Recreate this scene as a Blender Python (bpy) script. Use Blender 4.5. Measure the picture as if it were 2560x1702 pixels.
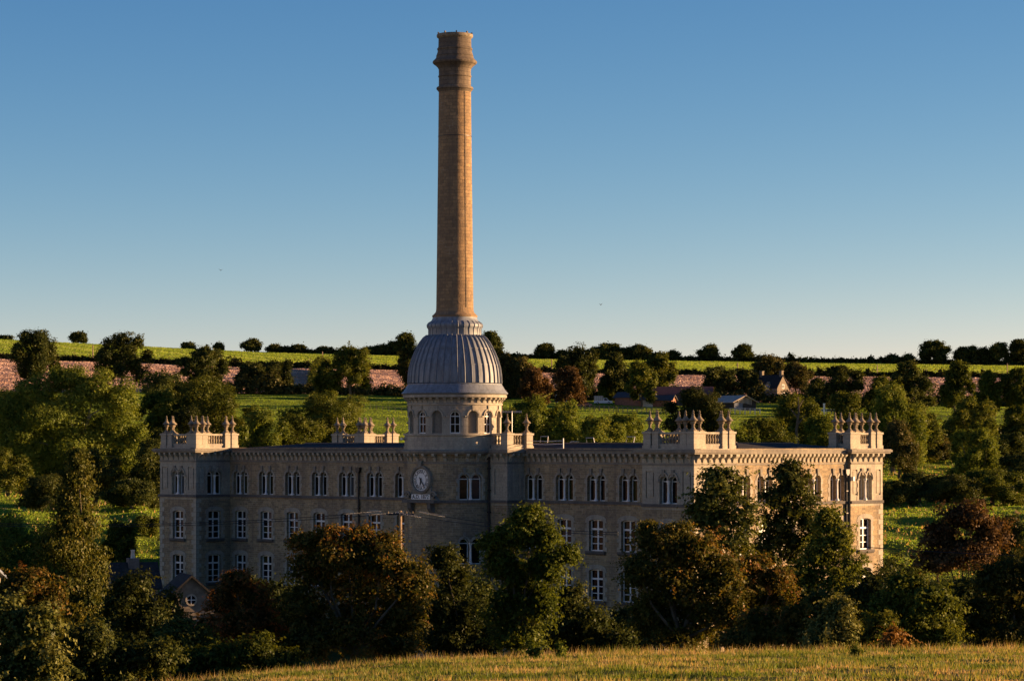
import bpy, math, random
import numpy as np
from mathutils import Vector, Matrix

for o in list(bpy.data.objects):
    bpy.data.objects.remove(o)
scene = bpy.context.scene
COL = scene.collection
PI = math.pi
R = math.radians

# ------------------------------------------------------------------ camera
EYE = 17.0
FPX = 6834.0                      # focal length in pixels of the 2560 px wide photograph
cam_d = bpy.data.cameras.new('camera')
cam = bpy.data.objects.new('camera', cam_d)
COL.objects.link(cam)
cam.location = (0, 0, EYE)
cam.rotation_euler = (R(90), 0, 0)
cam_d.sensor_width = 36.0
cam_d.lens = FPX / 2560 * 36.0
cam_d.shift_y = (1108 - 851) / 2560
cam_d.clip_start = 1.0
cam_d.clip_end = 12000
scene.camera = cam

# ------------------------------------------------------------------ sky and sun
SUN_EL = R(7.0)
SUN_AZ = R(80.0)                  # clockwise from +Y (view direction): from the right, a little behind the mill
world = bpy.data.worlds.new('World')
scene.world = world
world.use_nodes = True
wn = world.node_tree
wn.nodes.clear()
sky = wn.nodes.new('ShaderNodeTexSky')
sky.sky_type = 'NISHITA'
sky.sun_disc = False
sky.sun_elevation = SUN_EL
sky.sun_rotation = SUN_AZ
sky.altitude = 200
sky.air_density = 0.6
sky.dust_density = 0.0
sky.ozone_density = 2.0
bg = wn.nodes.new('ShaderNodeBackground')
bg.inputs['Strength'].default_value = 0.05
wo = wn.nodes.new('ShaderNodeOutputWorld')
# colour grade of the whole sky (the camera's contrast and white balance), the same in every direction
sep = wn.nodes.new('ShaderNodeSeparateColor'); comb = wn.nodes.new('ShaderNodeCombineColor')
wn.links.new(sky.outputs[0], sep.inputs[0])
for ch, (ex, gain) in enumerate(((1.80, 0.66), (1.25, 0.715), (0.78, 1.19))):
    pw = wn.nodes.new('ShaderNodeMath'); pw.operation = 'POWER'; pw.inputs[1].default_value = ex
    ml = wn.nodes.new('ShaderNodeMath'); ml.operation = 'MULTIPLY'; ml.inputs[1].default_value = gain
    wn.links.new(sep.outputs[ch], pw.inputs[0]); wn.links.new(pw.outputs[0], ml.inputs[0]); wn.links.new(ml.outputs[0], comb.inputs[ch])
wn.links.new(comb.outputs[0], bg.inputs[0])
wn.links.new(bg.outputs[0], wo.inputs[0])

sun_d = bpy.data.lights.new('sun', 'SUN')
sun_d.energy = 5.0
sun_d.angle = R(0.5)
sun_d.color = (1.0, 0.61, 0.31)
sun = bpy.data.objects.new('sun', sun_d)
COL.objects.link(sun)
sun_dir = Vector((math.cos(SUN_EL) * math.sin(SUN_AZ), math.cos(SUN_EL) * math.cos(SUN_AZ), math.sin(SUN_EL)))
sun.rotation_euler = (-sun_dir).to_track_quat('-Z', 'Y').to_euler()
sun.location = (60, 0, 60)

scene.view_settings.view_transform = 'Standard'
scene.view_settings.look = 'None'
scene.view_settings.exposure = 1.7
scene.view_settings.gamma = 1.0
scene.view_settings.use_curve_mapping = False
scene.render.engine = 'CYCLES'
scene.cycles.max_bounces = 5
scene.cycles.diffuse_bounces = 3
scene.cycles.transmission_bounces = 3
scene.cycles.transparent_max_bounces = 6

# ------------------------------------------------------------------ helpers: materials
def new_mat(name):
    m = bpy.data.materials.new(name)
    m.use_nodes = True
    nt = m.node_tree
    nt.nodes.clear()
    out = nt.nodes.new('ShaderNodeOutputMaterial')
    return m, nt, out

def nd(nt, typ, **kw):
    n = nt.nodes.new(typ)
    for k, v in kw.items():
        if k.startswith('_'):
            setattr(n, k[1:], v)
        else:
            key = k.replace('__', ' ')
            s = n.inputs[int(key[1:])] if key[0] == 'i' and key[1:].isdigit() else n.inputs[key]
            if isinstance(v, bpy.types.NodeSocket):
                nt.links.new(v, s)
            else:
                s.default_value = v
    return n

def c4(c):
    return (c[0], c[1], c[2], 1.0)

def mixc(nt, fac, a, b, blend='MIX'):
    n = nt.nodes.new('ShaderNodeMix')
    n.data_type = 'RGBA'
    n.blend_type = blend
    for s, v in ((n.inputs[0], fac), (n.inputs[6], a), (n.inputs[7], b)):
        if isinstance(v, bpy.types.NodeSocket):
            nt.links.new(v, s)
        elif isinstance(v, (int, float)):
            s.default_value = v
        else:
            s.default_value = c4(v)
    return n.outputs[2]

def ramp(nt, fac, stops):
    n = nt.nodes.new('ShaderNodeValToRGB')
    nt.links.new(fac, n.inputs[0])
    e = n.color_ramp.elements
    while len(e) < len(stops):
        e.new(0.5)
    for el, (p, c) in zip(e, stops):
        el.position = p
        el.color = c4(c) if not isinstance(c, (int, float)) else (c, c, c, 1)
    return n.outputs[0]

def principled(nt, out, col, rough=0.9, normal=None, spec=0.2, metal=0.0):
    p = nt.nodes.new('ShaderNodeBsdfPrincipled')
    if isinstance(col, bpy.types.NodeSocket):
        nt.links.new(col, p.inputs['Base Color'])
    else:
        p.inputs['Base Color'].default_value = c4(col)
    if isinstance(rough, bpy.types.NodeSocket):
        nt.links.new(rough, p.inputs['Roughness'])
    else:
        p.inputs['Roughness'].default_value = rough
    p.inputs['Specular IOR Level'].default_value = spec
    p.inputs['Metallic'].default_value = metal
    if normal:
        nt.links.new(normal, p.inputs['Normal'])
    nt.links.new(p.outputs[0], out.inputs[0])
    return p

def masonry(name, c1, c2, cm, bw, rh, mortar, bump, stain, stain_amt, pale=None):
    m, nt, out = new_mat(name)
    uv = nd(nt, 'ShaderNodeUVMap')
    uv.uv_map = 'UVMap'
    # wobble the coursing a little so that it is not ruler straight
    nz = nd(nt, 'ShaderNodeTexNoise', Vector=uv.outputs[0], Scale=1.3, Detail=2.0)
    wob = nd(nt, 'ShaderNodeVectorMath', _operation='MULTIPLY_ADD', i0=nz.outputs['Color'], i1=(0.06, 0.05, 0.0), i2=uv.outputs[0])
    br = nd(nt, 'ShaderNodeTexBrick', Vector=wob.outputs[0], Color1=c4(c1), Color2=c4(c2), Mortar=c4(cm), Scale=1.0)
    br.inputs['Mortar Size'].default_value = mortar
    br.inputs['Mortar Smooth'].default_value = 0.3
    br.inputs['Bias'].default_value = 0.0
    br.inputs['Brick Width'].default_value = bw
    br.inputs['Row Height'].default_value = rh
    br.offset = 0.45
    br.squash = 0.7
    br.squash_frequency = 3
    tc = nd(nt, 'ShaderNodeTexCoord')
    n2 = nd(nt, 'ShaderNodeTexNoise', Vector=tc.outputs['Object'], Scale=0.35, Detail=6.0, Roughness=0.65)
    n3 = nd(nt, 'ShaderNodeTexNoise', Vector=tc.outputs['Object'], Scale=6.0, Detail=5.0, Roughness=0.7)
    col = mixc(nt, ramp(nt, n2.outputs[0], [(0.42, 0.0), (0.68, stain_amt)]), br.outputs[0], stain)
    col = mixc(nt, 1.0, col, ramp(nt, n3.outputs[0], [(0.3, 0.72), (0.7, 1.2)]), 'MULTIPLY')
    # water streaks: noise stretched vertically
    mp = nd(nt, 'ShaderNodeMapping', Vector=uv.outputs[0])
    mp.inputs['Scale'].default_value = (2.2, 0.16, 1)
    n4 = nd(nt, 'ShaderNodeTexNoise', Vector=mp.outputs[0], Scale=1.0, Detail=4.0)
    col = mixc(nt, ramp(nt, n4.outputs[0], [(0.48, 0.0), (0.72, 0.62)]), col, stain)
    if pale:
        n5 = nd(nt, 'ShaderNodeTexNoise', Vector=tc.outputs['Object'], Scale=0.8, Detail=3.0)
        pm = ramp(nt, n5.outputs[0], [(0.6, 0.0), (0.68, 0.5)])
        col = mixc(nt, nd(nt, 'ShaderNodeMath', _operation='MULTIPLY', i0=pm, i1=br.outputs['Fac']).outputs[0], col, pale)
    hgt = nd(nt, 'ShaderNodeMath', _operation='MULTIPLY_ADD', i0=br.outputs['Fac'], i1=-1.0, i2=n3.outputs[0])
    bp = nd(nt, 'ShaderNodeBump', Height=hgt.outputs[0], Strength=bump, Distance=0.03)
    principled(nt, out, col, 0.92, bp.outputs[0], 0.12)
    return m

def plain(name, col, rough=0.7, var=0.25, scale=3.0, spec=0.3, metal=0.0, bump=0.1):
    m, nt, out = new_mat(name)
    tc = nd(nt, 'ShaderNodeTexCoord')
    n = nd(nt, 'ShaderNodeTexNoise', Vector=tc.outputs['Object'], Scale=scale, Detail=5.0, Roughness=0.65)
    c = mixc(nt, 1.0, col, ramp(nt, n.outputs[0], [(0.3, 1.0 - var), (0.7, 1.0 + var)]), 'MULTIPLY')
    bp = nd(nt, 'ShaderNodeBump', Height=n.outputs[0], Strength=bump, Distance=0.02)
    principled(nt, out, c, rough, bp.outputs[0], spec, metal)
    return m

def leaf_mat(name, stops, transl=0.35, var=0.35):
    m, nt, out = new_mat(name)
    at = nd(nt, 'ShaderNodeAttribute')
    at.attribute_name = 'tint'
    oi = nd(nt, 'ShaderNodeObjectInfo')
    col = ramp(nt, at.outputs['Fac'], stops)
    hv = nd(nt, 'ShaderNodeMapRange', Value=oi.outputs['Random'])
    hv.inputs['To Min'].default_value = 1.0 - var
    hv.inputs['To Max'].default_value = 1.0 + var
    hs = nd(nt, 'ShaderNodeHueSaturation', Color=col, Value=hv.outputs[0])
    d = nd(nt, 'ShaderNodeBsdfDiffuse', Color=hs.outputs[0])
    t = nd(nt, 'ShaderNodeBsdfTranslucent', Color=mixc(nt, 1.0, hs.outputs[0], (1.15, 1.05, 0.5), 'MULTIPLY'))
    g = nd(nt, 'ShaderNodeBsdfGlossy', Roughness=0.45)
    g.inputs['Color'].default_value = (0.5, 0.5, 0.5, 1)
    mx = nd(nt, 'ShaderNodeMixShader', i0=transl, i1=d.outputs[0], i2=t.outputs[0])
    mx2 = nd(nt, 'ShaderNodeMixShader', i0=0.012, i1=mx.outputs[0], i2=g.outputs[0])
    nt.links.new(mx2.outputs[0], out.inputs[0])
    return m

M = {}
M['rubble'] = masonry('rubble_stone', (0.405, 0.305, 0.17), (0.225, 0.173, 0.103), (0.39, 0.335, 0.235), 0.52, 0.19, 0.014, 0.6,
                      (0.15, 0.12, 0.095), 0.6, (0.58, 0.52, 0.43))
M['ashlar'] = masonry('dressed_stone', (0.425, 0.38, 0.285), (0.345, 0.31, 0.24), (0.25, 0.22, 0.165), 0.9, 0.42, 0.008, 0.2,
                      (0.20, 0.18, 0.16), 0.6)
M['trim'] = masonry('weathered_trim_stone', (0.28, 0.245, 0.185), (0.235, 0.21, 0.165), (0.2, 0.175, 0.14), 1.1, 0.6, 0.006, 0.2,
                    (0.12, 0.11, 0.10), 0.75)
M['dark_trim'] = masonry('sooty_string_stone', (0.16, 0.145, 0.13), (0.13, 0.12, 0.11), (0.1, 0.09, 0.08), 1.2, 0.6, 0.006, 0.2,
                         (0.07, 0.065, 0.06), 0.7)
M['stack'] = masonry('chimney_stone', (0.34, 0.225, 0.115), (0.215, 0.145, 0.082), (0.17, 0.125, 0.08), 0.6, 0.28, 0.02, 0.6,
                     (0.16, 0.12, 0.08), 0.5, (0.45, 0.36, 0.24))
M['stack_dark'] = masonry('chimney_head_stone', (0.20, 0.155, 0.105), (0.15, 0.118, 0.085), (0.10, 0.08, 0.06), 0.7, 0.35, 0.02, 0.5,
                          (0.08, 0.065, 0.05), 0.8)
M['finial'] = plain('finial_stone', (0.215, 0.178, 0.125), 0.95, 0.55, 5.0, 0.1, 0, 0.4)
M['cottage'] = plain('shaded_cottage_stone', (0.20, 0.165, 0.12), 0.95, 0.35, 2.0, 0.1, 0, 0.3)  # stone colour darkened to carry the haze and shade on cottage and lodge
M['lead'] = None
def lead_mat(name, col):
    m, nt, out = new_mat(name)
    tc = nd(nt, 'ShaderNodeTexCoord')
    mp = nd(nt, 'ShaderNodeMapping', Vector=tc.outputs['Object'])
    mp.inputs['Scale'].default_value = (2.6, 2.6, 0.28)
    a = nd(nt, 'ShaderNodeTexNoise', Vector=mp.outputs[0], Scale=1.6, Detail=6.0, Roughness=0.7)
    b = nd(nt, 'ShaderNodeTexNoise', Vector=tc.outputs['Object'], Scale=0.9, Detail=5.0)
    c = mixc(nt, 1.0, col, ramp(nt, a.outputs[0], [(0.3, 0.55), (0.7, 1.4)]), 'MULTIPLY')
    c = mixc(nt, ramp(nt, b.outputs[0], [(0.5, 0.0), (0.75, 0.5)]), c, (0.17, 0.17, 0.165))
    bp = nd(nt, 'ShaderNodeBump', Height=b.outputs[0], Strength=0.25, Distance=0.06)
    principled(nt, out, c, ramp(nt, a.outputs[0], [(0.3, 0.65), (0.7, 0.45)]), bp.outputs[0], 0.4)
    return m
M['lead'] = lead_mat('lead_sheet', (0.162, 0.182, 0.205))
M['lead_rib'] = plain('lead_roll', (0.15, 0.168, 0.192), 0.5, 0.4, 2.0, 0.5, 0.0, 0.05)
M['slate'] = masonry('roof_slate', (0.036, 0.036, 0.038), (0.026, 0.026, 0.028), (0.02, 0.02, 0.02), 0.35, 0.25, 0.01, 0.6,
                     (0.06, 0.055, 0.04), 0.4)
M['white'] = plain('white_paint', (0.66, 0.66, 0.63), 0.5, 0.08, 4.0, 0.4, 0, 0.03)
M['black'] = plain('black_iron', (0.012, 0.012, 0.013), 0.5, 0.2, 4.0, 0.4)
M['black_letter'] = plain('black_lettering', (0.01, 0.012, 0.016), 0.6, 0.1, 4.0, 0.3)
M['wood'] = plain('pole_timber', (0.26, 0.19, 0.12), 0.85, 0.35, 6.0, 0.2)
M['grey_metal'] = plain('galvanised_metal', (0.45, 0.45, 0.44), 0.45, 0.1, 6.0, 0.5, 0.3)
M['bark'] = plain('bark', (0.105, 0.085, 0.06), 0.95, 0.4, 3.0, 0.1, 0, 0.6)
M['pale_bark'] = plain('pale_bark', (0.26, 0.22, 0.16), 0.95, 0.3, 3.0, 0.1, 0, 0.5)
M['red_boards'] = plain('red_timber_boards', (0.33, 0.155, 0.10), 0.9, 0.25, 2.0, 0.1)
M['pale_boards'] = plain('pale_panel', (0.55, 0.50, 0.42), 0.8, 0.15, 2.0, 0.2)
M['dark_boards'] = plain('dark_boards', (0.05, 0.045, 0.04), 0.9, 0.3, 2.0, 0.1)
M['sheet'] = plain('grey_sheet_roof', (0.07, 0.066, 0.062), 0.7, 0.2, 1.0, 0.3)
M['rust_sheet'] = plain('rusty_sheet_roof', (0.19, 0.075, 0.05), 0.8, 0.3, 1.0, 0.2)
M['pale_sheet'] = plain('pale_sheet_roof', (0.44, 0.37, 0.28), 0.8, 0.2, 1.0, 0.2)
M['van_white'] = plain('white_vehicle_paint', (0.62, 0.64, 0.66), 0.3, 0.05, 4.0, 0.5)
M['car_red'] = plain('red_vehicle_paint', (0.30, 0.07, 0.06), 0.3, 0.05, 4.0, 0.5)
M['tyre'] = plain('tyre_rubber', (0.015, 0.015, 0.016), 0.85, 0.1)
M['blue_roof'] = plain('blue_grey_roof', (0.10, 0.13, 0.19), 0.5, 0.2, 2.0, 0.4)

def glass_mat():
    m, nt, out = new_mat('window_glass')
    oi = nd(nt, 'ShaderNodeObjectInfo')
    tc = nd(nt, 'ShaderNodeTexCoord')
    n = nd(nt, 'ShaderNodeTexNoise', Vector=tc.outputs['Object'], Scale=1.7, Detail=1.0)
    bp = nd(nt, 'ShaderNodeBump', Height=n.outputs[0], Strength=0.12, Distance=0.05)
    col = ramp(nt, oi.outputs['Random'], [(0.0, (0.006, 0.006, 0.007)), (0.55, (0.012, 0.011, 0.009)), (0.8, (0.035, 0.034, 0.010)), (0.9, (0.02, 0.024, 0.028)), (1.0, (0.07, 0.075, 0.08))])  # olive pane tone: yellow-green reflection put into the glass colour
    principled(nt, out, col, 0.08, bp.outputs[0], 0.05)
    return m
M['glass'] = glass_mat()

def field_mat(name, stops, scale, bumpd, stripe=None, stripe_rot=0.0, stripe_cols=None, stripe_dist=2.0, stripe_mix=0.5, bump=1.0, fine=1.6):
    m, nt, out = new_mat(name)
    tc = nd(nt, 'ShaderNodeTexCoord')
    P = tc.outputs['Object']
    n1 = nd(nt, 'ShaderNodeTexNoise', Vector=P, Scale=scale, Detail=7.0, Roughness=0.68)
    mp = nd(nt, 'ShaderNodeMapping', Vector=P)
    mp.inputs['Scale'].default_value = (0.35, 1.0, 1.0)
    n2 = nd(nt, 'ShaderNodeTexNoise', Vector=mp.outputs[0], Scale=fine, Detail=6.0, Roughness=0.75)
    col = ramp(nt, n1.outputs[0], stops)
    col = mixc(nt, 0.8, col, ramp(nt, n2.outputs[0], [(0.28, 0.62), (0.72, 1.35)]), 'MULTIPLY')
    hgt = n2.outputs[0]
    if stripe:
        mr = nd(nt, 'ShaderNodeMapping', Vector=P)
        mr.inputs['Rotation'].default_value = (0, 0, stripe_rot)
        wv = nd(nt, 'ShaderNodeTexWave', Vector=mr.outputs[0], Scale=stripe, Distortion=stripe_dist, Detail=2.0)
        wv.inputs['Detail Scale'].default_value = 0.6
        col = mixc(nt, nd(nt, 'ShaderNodeMath', _operation='MULTIPLY', i0=ramp(nt, wv.outputs['Fac'], [(0.35, 0.0), (0.85, 1.0)]), i1=stripe_mix).outputs[0], col, stripe_cols)
        hgt = nd(nt, 'ShaderNodeMath', _operation='ADD', i0=n2.outputs[0], i1=wv.outputs['Fac']).outputs[0]
    bp = nd(nt, 'ShaderNodeBump', Height=hgt, Strength=bump, Distance=bumpd)
    principled(nt, out, col, 1.0, bp.outputs[0], 0.05)
    return m

M['pasture'] = field_mat('pasture_grass', [(0.3, (0.12, 0.17, 0.016)), (0.5, (0.18, 0.245, 0.022)), (0.72, (0.26, 0.28, 0.05))], 0.06, 1.0)
M['upper_grass'] = field_mat('young_crop', [(0.3, (0.15, 0.19, 0.022)), (0.7, (0.21, 0.25, 0.035))], 0.02, 0.8,
                             0.045, R(35), (0.26, 0.27, 0.07), 1.5, 0.6, 1.0, 0.8)
M['plough'] = field_mat('ploughed_earth', [(0.3, (0.34, 0.20, 0.13)), (0.7, (0.45, 0.28, 0.19))], 0.03, 1.0,
                        0.16, R(-50), (0.24, 0.145, 0.10), 5.0, 0.25, 0.25, 0.35)
M['meadow'] = field_mat('meadow_turf', [(0.3, (0.09, 0.10, 0.016)), (0.5, (0.14, 0.145, 0.03)), (0.7, (0.24, 0.185, 0.075))], 0.35, 0.3, fine=3.0)
M['valley'] = field_mat('valley_turf', [(0.3, (0.05, 0.06, 0.014)), (0.7, (0.11, 0.12, 0.025))], 0.12, 0.8)

G0, G1, G2 = (0.045, 0.060, 0.010), (0.095, 0.115, 0.016), (0.19, 0.185, 0.028)
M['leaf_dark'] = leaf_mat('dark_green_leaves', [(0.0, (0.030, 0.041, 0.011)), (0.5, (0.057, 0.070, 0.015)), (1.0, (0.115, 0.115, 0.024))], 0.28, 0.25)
M['leaf_green'] = leaf_mat('green_leaves', [(0.0, G0), (0.5, G1), (1.0, G2)], 0.35, 0.2)
M['leaf_light'] = leaf_mat('yellow_green_leaves', [(0.0, (0.060, 0.084, 0.013)), (0.5, (0.128, 0.162, 0.022)), (1.0, (0.231, 0.239, 0.041))], 0.38, 0.2)
M['leaf_rust'] = leaf_mat('hawthorn_leaves', [(0.0, (0.046, 0.051, 0.011)), (0.45, (0.095, 0.087, 0.015)), (0.7, (0.191, 0.109, 0.023)), (1.0, (0.255, 0.083, 0.023))], 0.35, 0.15)
M['leaf_red'] = leaf_mat('red_berried_leaves', [(0.0, (0.048, 0.042, 0.011)), (0.4, (0.119, 0.071, 0.017)), (0.7, (0.262, 0.089, 0.024)), (1.0, (0.357, 0.083, 0.030))], 0.35, 0.1)
M['leaf_copper'] = leaf_mat('copper_leaves', [(0.0, (0.053, 0.033, 0.015)), (0.5, (0.112, 0.068, 0.027)), (1.0, (0.225, 0.128, 0.045))], 0.3, 0.1)
M['leaf_ivy'] = leaf_mat('ivy_leaves', [(0.0, (0.040, 0.053, 0.011)), (0.5, (0.107, 0.114, 0.024)), (1.0, (0.215, 0.209, 0.063))], 0.2, 0.1)
M['leaf_orange'] = leaf_mat('orange_leaves', [(0.0, (0.108, 0.072, 0.017)), (0.5, (0.288, 0.144, 0.036)), (1.0, (0.480, 0.228, 0.072))], 0.35, 0.1)
M['leaf_conifer'] = leaf_mat('conifer_sprays', [(0.0, (0.031, 0.043, 0.007)), (0.5, (0.072, 0.080, 0.012)), (1.0, (0.169, 0.145, 0.021))], 0.25, 0.1)
M['leaf_hedge'] = leaf_mat('hedge_leaves', [(0.0, (0.032, 0.041, 0.013)), (0.5, (0.072, 0.072, 0.020)), (1.0, (0.152, 0.116, 0.038))], 0.28, 0.25)
M['blade'] = leaf_mat('grass_blades', [(0.0, (0.06, 0.09, 0.012)), (0.4, (0.15, 0.195, 0.028)), (0.7, (0.29, 0.25, 0.08)), (1.0, (0.46, 0.31, 0.15))], 0.4, 0.0)

M['turf'] = leaf_mat('turf_blades', [(0.0, (0.115, 0.195, 0.018)), (0.5, (0.243, 0.364, 0.034)), (1.0, (0.446, 0.494, 0.091))], 0.45, 0.0)
M['crop'] = leaf_mat('crop_blades', [(0.0, (0.141, 0.218, 0.024)), (0.5, (0.235, 0.329, 0.041)), (1.0, (0.400, 0.458, 0.122))], 0.45, 0.0)
M['clod'] = leaf_mat('earth_clods', [(0.0, (0.179, 0.103, 0.066)), (0.5, (0.470, 0.299, 0.216)), (1.0, (0.672, 0.471, 0.372))], 0.0, 0.0)

# ------------------------------------------------------------------ helpers: meshes and objects
def link(o, parent=None):
    COL.objects.link(o)
    if parent is not None:
        o.parent = parent
    return o

def tag(o, label=None, cat=None, group=None, kind=None):
    if label: o['label'] = label
    if cat: o['category'] = cat
    if group: o['group'] = group
    if kind: o['kind'] = kind
    return o

def empty(name, loc=(0, 0, 0), rz=0.0, parent=None):
    o = bpy.data.objects.new(name, None)
    o.location = loc
    o.rotation_euler = (0, 0, rz)
    o.empty_display_size = 0.5
    return link(o, parent)

def inst(name, me, parent, loc=(0, 0, 0), rz=0.0, scale=None):
    o = bpy.data.objects.new(name, me)
    o.location = loc
    o.rotation_euler = (0, 0, rz)
    if scale: o.scale = scale
    return link(o, parent)

class MB:
    def __init__(s):
        s.v, s.f, s.uv, s.sm = [], [], [], []
    def face(s, pts, uv=None, smooth=False):
        i = len(s.v)
        s.v.extend([tuple(p) for p in pts])
        s.f.append(tuple(range(i, i + len(pts))))
        s.uv.append(uv)
        s.sm.append(smooth)
    def box(s, x0, x1, y0, y1, z0, z1):
        p = [(x0, y0, z0), (x1, y0, z0), (x1, y1, z0), (x0, y1, z0), (x0, y0, z1), (x1, y0, z1), (x1, y1, z1), (x0, y1, z1)]
        for q in ((3, 2, 1, 0), (4, 5, 6, 7), (0, 1, 5, 4), (1, 2, 6, 5), (2, 3, 7, 6), (3, 0, 4, 7)):
            s.face([p[i] for i in q])
        return s
    def prism(s, prof, axis, a, b):
        """profile of 2D points swept along an axis: axis 'x': (y,z), 'y': (x,z), 'z': (x,y)"""
        def at(p, t):
            return {'x': (t, p[0], p[1]), 'y': (p[0], t, p[1]), 'z': (p[0], p[1], t)}[axis]
        n = len(prof)
        for i in range(n):
            p, q = prof[i], prof[(i + 1) % n]
            s.face([at(p, a), at(q, a), at(q, b), at(p, b)])
        s.face([at(p, a) for p in reversed(prof)])
        s.face([at(p, b) for p in prof])
        return s
    def lathe(s, prof, n=32, cx=0, cy=0, a0=0.0, a1=2 * PI, smooth=True, uvr=None):
        full = abs(a1 - a0 - 2 * PI) < 1e-6
        for j in range(len(prof) - 1):
            (r0, z0), (r1, z1) = prof[j], prof[j + 1]
            rr = uvr if uvr else max(r0, r1, 0.05)
            L = math.hypot(r1 - r0, z1 - z0)
            steep = abs(z1 - z0) < 0.3 * L
            for i in range(n):
                t0 = a0 + (a1 - a0) * i / n
                t1 = a0 + (a1 - a0) * (i + 1) / n
                P = lambda r, t, z: (cx + r * math.cos(t), cy + r * math.sin(t), z)
                vz0, vz1 = (z0, z1) if not steep else (z0, z0 + L)
                pts = [P(r0, t0, z0), P(r0, t1, z0), P(r1, t1, z1), P(r1, t0, z1)]
                uv = [(rr * t0, vz0), (rr * t1, vz0), (rr * t1, vz1), (rr * t0, vz1)]
                if r0 < 1e-6: pts, uv = [pts[0], pts[2], pts[3]], [uv[0], uv[2], uv[3]]
                elif r1 < 1e-6: pts, uv = pts[:3], uv[:3]
                s.face(pts, uv, smooth)
        return s
    def tube(s, pts, rad, n=6, caps=True):
        pts = [Vector(p) for p in pts]
        rings = []
        for i, p in enumerate(pts):
            d = (pts[min(i + 1, len(pts) - 1)] - pts[max(i - 1, 0)]).normalized()
            ref = Vector((0, 0, 1)) if abs(d.z) < 0.9 else Vector((1, 0, 0))
            a = d.cross(ref).normalized(); b = d.cross(a).normalized()
            r = rad[i] if isinstance(rad, (list, tuple)) else rad
            rings.append([p + (a * math.cos(2 * PI * k / n) + b * math.sin(2 * PI * k / n)) * r for k in range(n)])
        for i in range(len(rings) - 1):
            for k in range(n):
                s.face([rings[i][k], rings[i + 1][k], rings[i + 1][(k + 1) % n], rings[i][(k + 1) % n]], None, True)
        if caps:
            s.face(rings[0]); s.face(list(reversed(rings[-1])))
        return s
    def mesh(s, name, mat):
        me = bpy.data.meshes.new(name)
        me.from_pydata(s.v, [], s.f)
        uvl = me.uv_layers.new(name='UVMap')
        data = np.zeros(len(me.loops) * 2, dtype=np.float32)
        k = 0
        for f, uv in zip(s.f, s.uv):
            if uv is None:
                a, b, c = (Vector(s.v[f[0]]), Vector(s.v[f[1]]), Vector(s.v[f[2]]))
                n = (b - a).cross(c - a)
                ax = max(range(3), key=lambda i: abs(n[i]))
                for i in f:
                    p = s.v[i]
                    data[k], data[k + 1] = ((p[1], p[2]), (p[0], p[2]), (p[0], p[1]))[ax]
                    k += 2
            else:
                for w in uv:
                    data[k], data[k + 1] = w
                    k += 2
        uvl.data.foreach_set('uv', data)
        me.polygons.foreach_set('use_smooth', s.sm)
        me.materials.append(mat)
        me.update()
        if any(s.sm):
            import bmesh
            bm = bmesh.new(); bm.from_mesh(me)
            bmesh.ops.remove_doubles(bm, verts=bm.verts, dist=1e-4)
            bm.to_mesh(me); bm.free()
            try:
                me.set_sharp_from_angle(angle=R(38))
            except Exception:
                pass
        return me
    def build(s, name, mat, parent=None, loc=(0, 0, 0), rz=0.0):
        return inst(name, s.mesh(name, mat), parent, loc, rz)

def np_mesh(name, V, F, mat, attr=None, smooth=False):
    """V (n,3), F (m,k) numpy; attr: per-face float 'tint'"""
    me = bpy.data.meshes.new(name)
    m, k = F.shape
    me.vertices.add(len(V)); me.vertices.foreach_set('co', np.ascontiguousarray(V, dtype=np.float32).ravel())
    me.loops.add(m * k); me.loops.foreach_set('vertex_index', np.ascontiguousarray(F, dtype=np.int32).ravel())
    me.polygons.add(m)
    me.polygons.foreach_set('loop_start', np.arange(0, m * k, k, dtype=np.int32))
    if smooth:
        me.polygons.foreach_set('use_smooth', np.ones(m, dtype=bool))
    if attr is not None:
        a = me.attributes.new('tint', 'FLOAT', 'FACE')
        a.data.foreach_set('value', np.ascontiguousarray(attr, dtype=np.float32))
    me.materials.append(mat)
    me.update(calc_edges=True)
    return me

# ------------------------------------------------------------------ terrain
def Dm(D):
    return D if D <= 300 else 300 + (D - 300) * 1.5

MILL_O = (13.85, 208.0)
MILL_A = math.atan2(-0.6887, 0.7251)
CA, SA = math.cos(MILL_A), math.sin(MILL_A)

XS = np.array([-600, 0, 640, 1280, 1920, 2560, 3200], float)
ROWS = [  # (distance, image row of the ground at XS)
    (300, [1290] * 7),
    (340, [1235] * 7),
    (380, [1185] * 7),
    (430, [1122, 1120, 1118, 1118, 1120, 1122, 1124]),
    (480, [1088, 1086, 1086, 1090, 1095, 1096, 1098]),
    (600, [990, 990, 990, 1003, 1018, 1022, 1024]),
    (640, [955, 960, 970, 985, 990, 1004, 1006]),
    (760, [890, 900, 922, 934, 943, 948, 950]),
    (790, [880, 893, 916, 928, 937, 942, 944]),
    (1000, [820, 848, 880, 896, 905, 914, 916]),
]
ED = np.array([-600, 0, 330, 700, 1100, 1600, 2560, 3200], float)
EY = np.array([1800, 1768, 1722, 1679, 1650, 1633, 1621, 1618], float)

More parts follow.
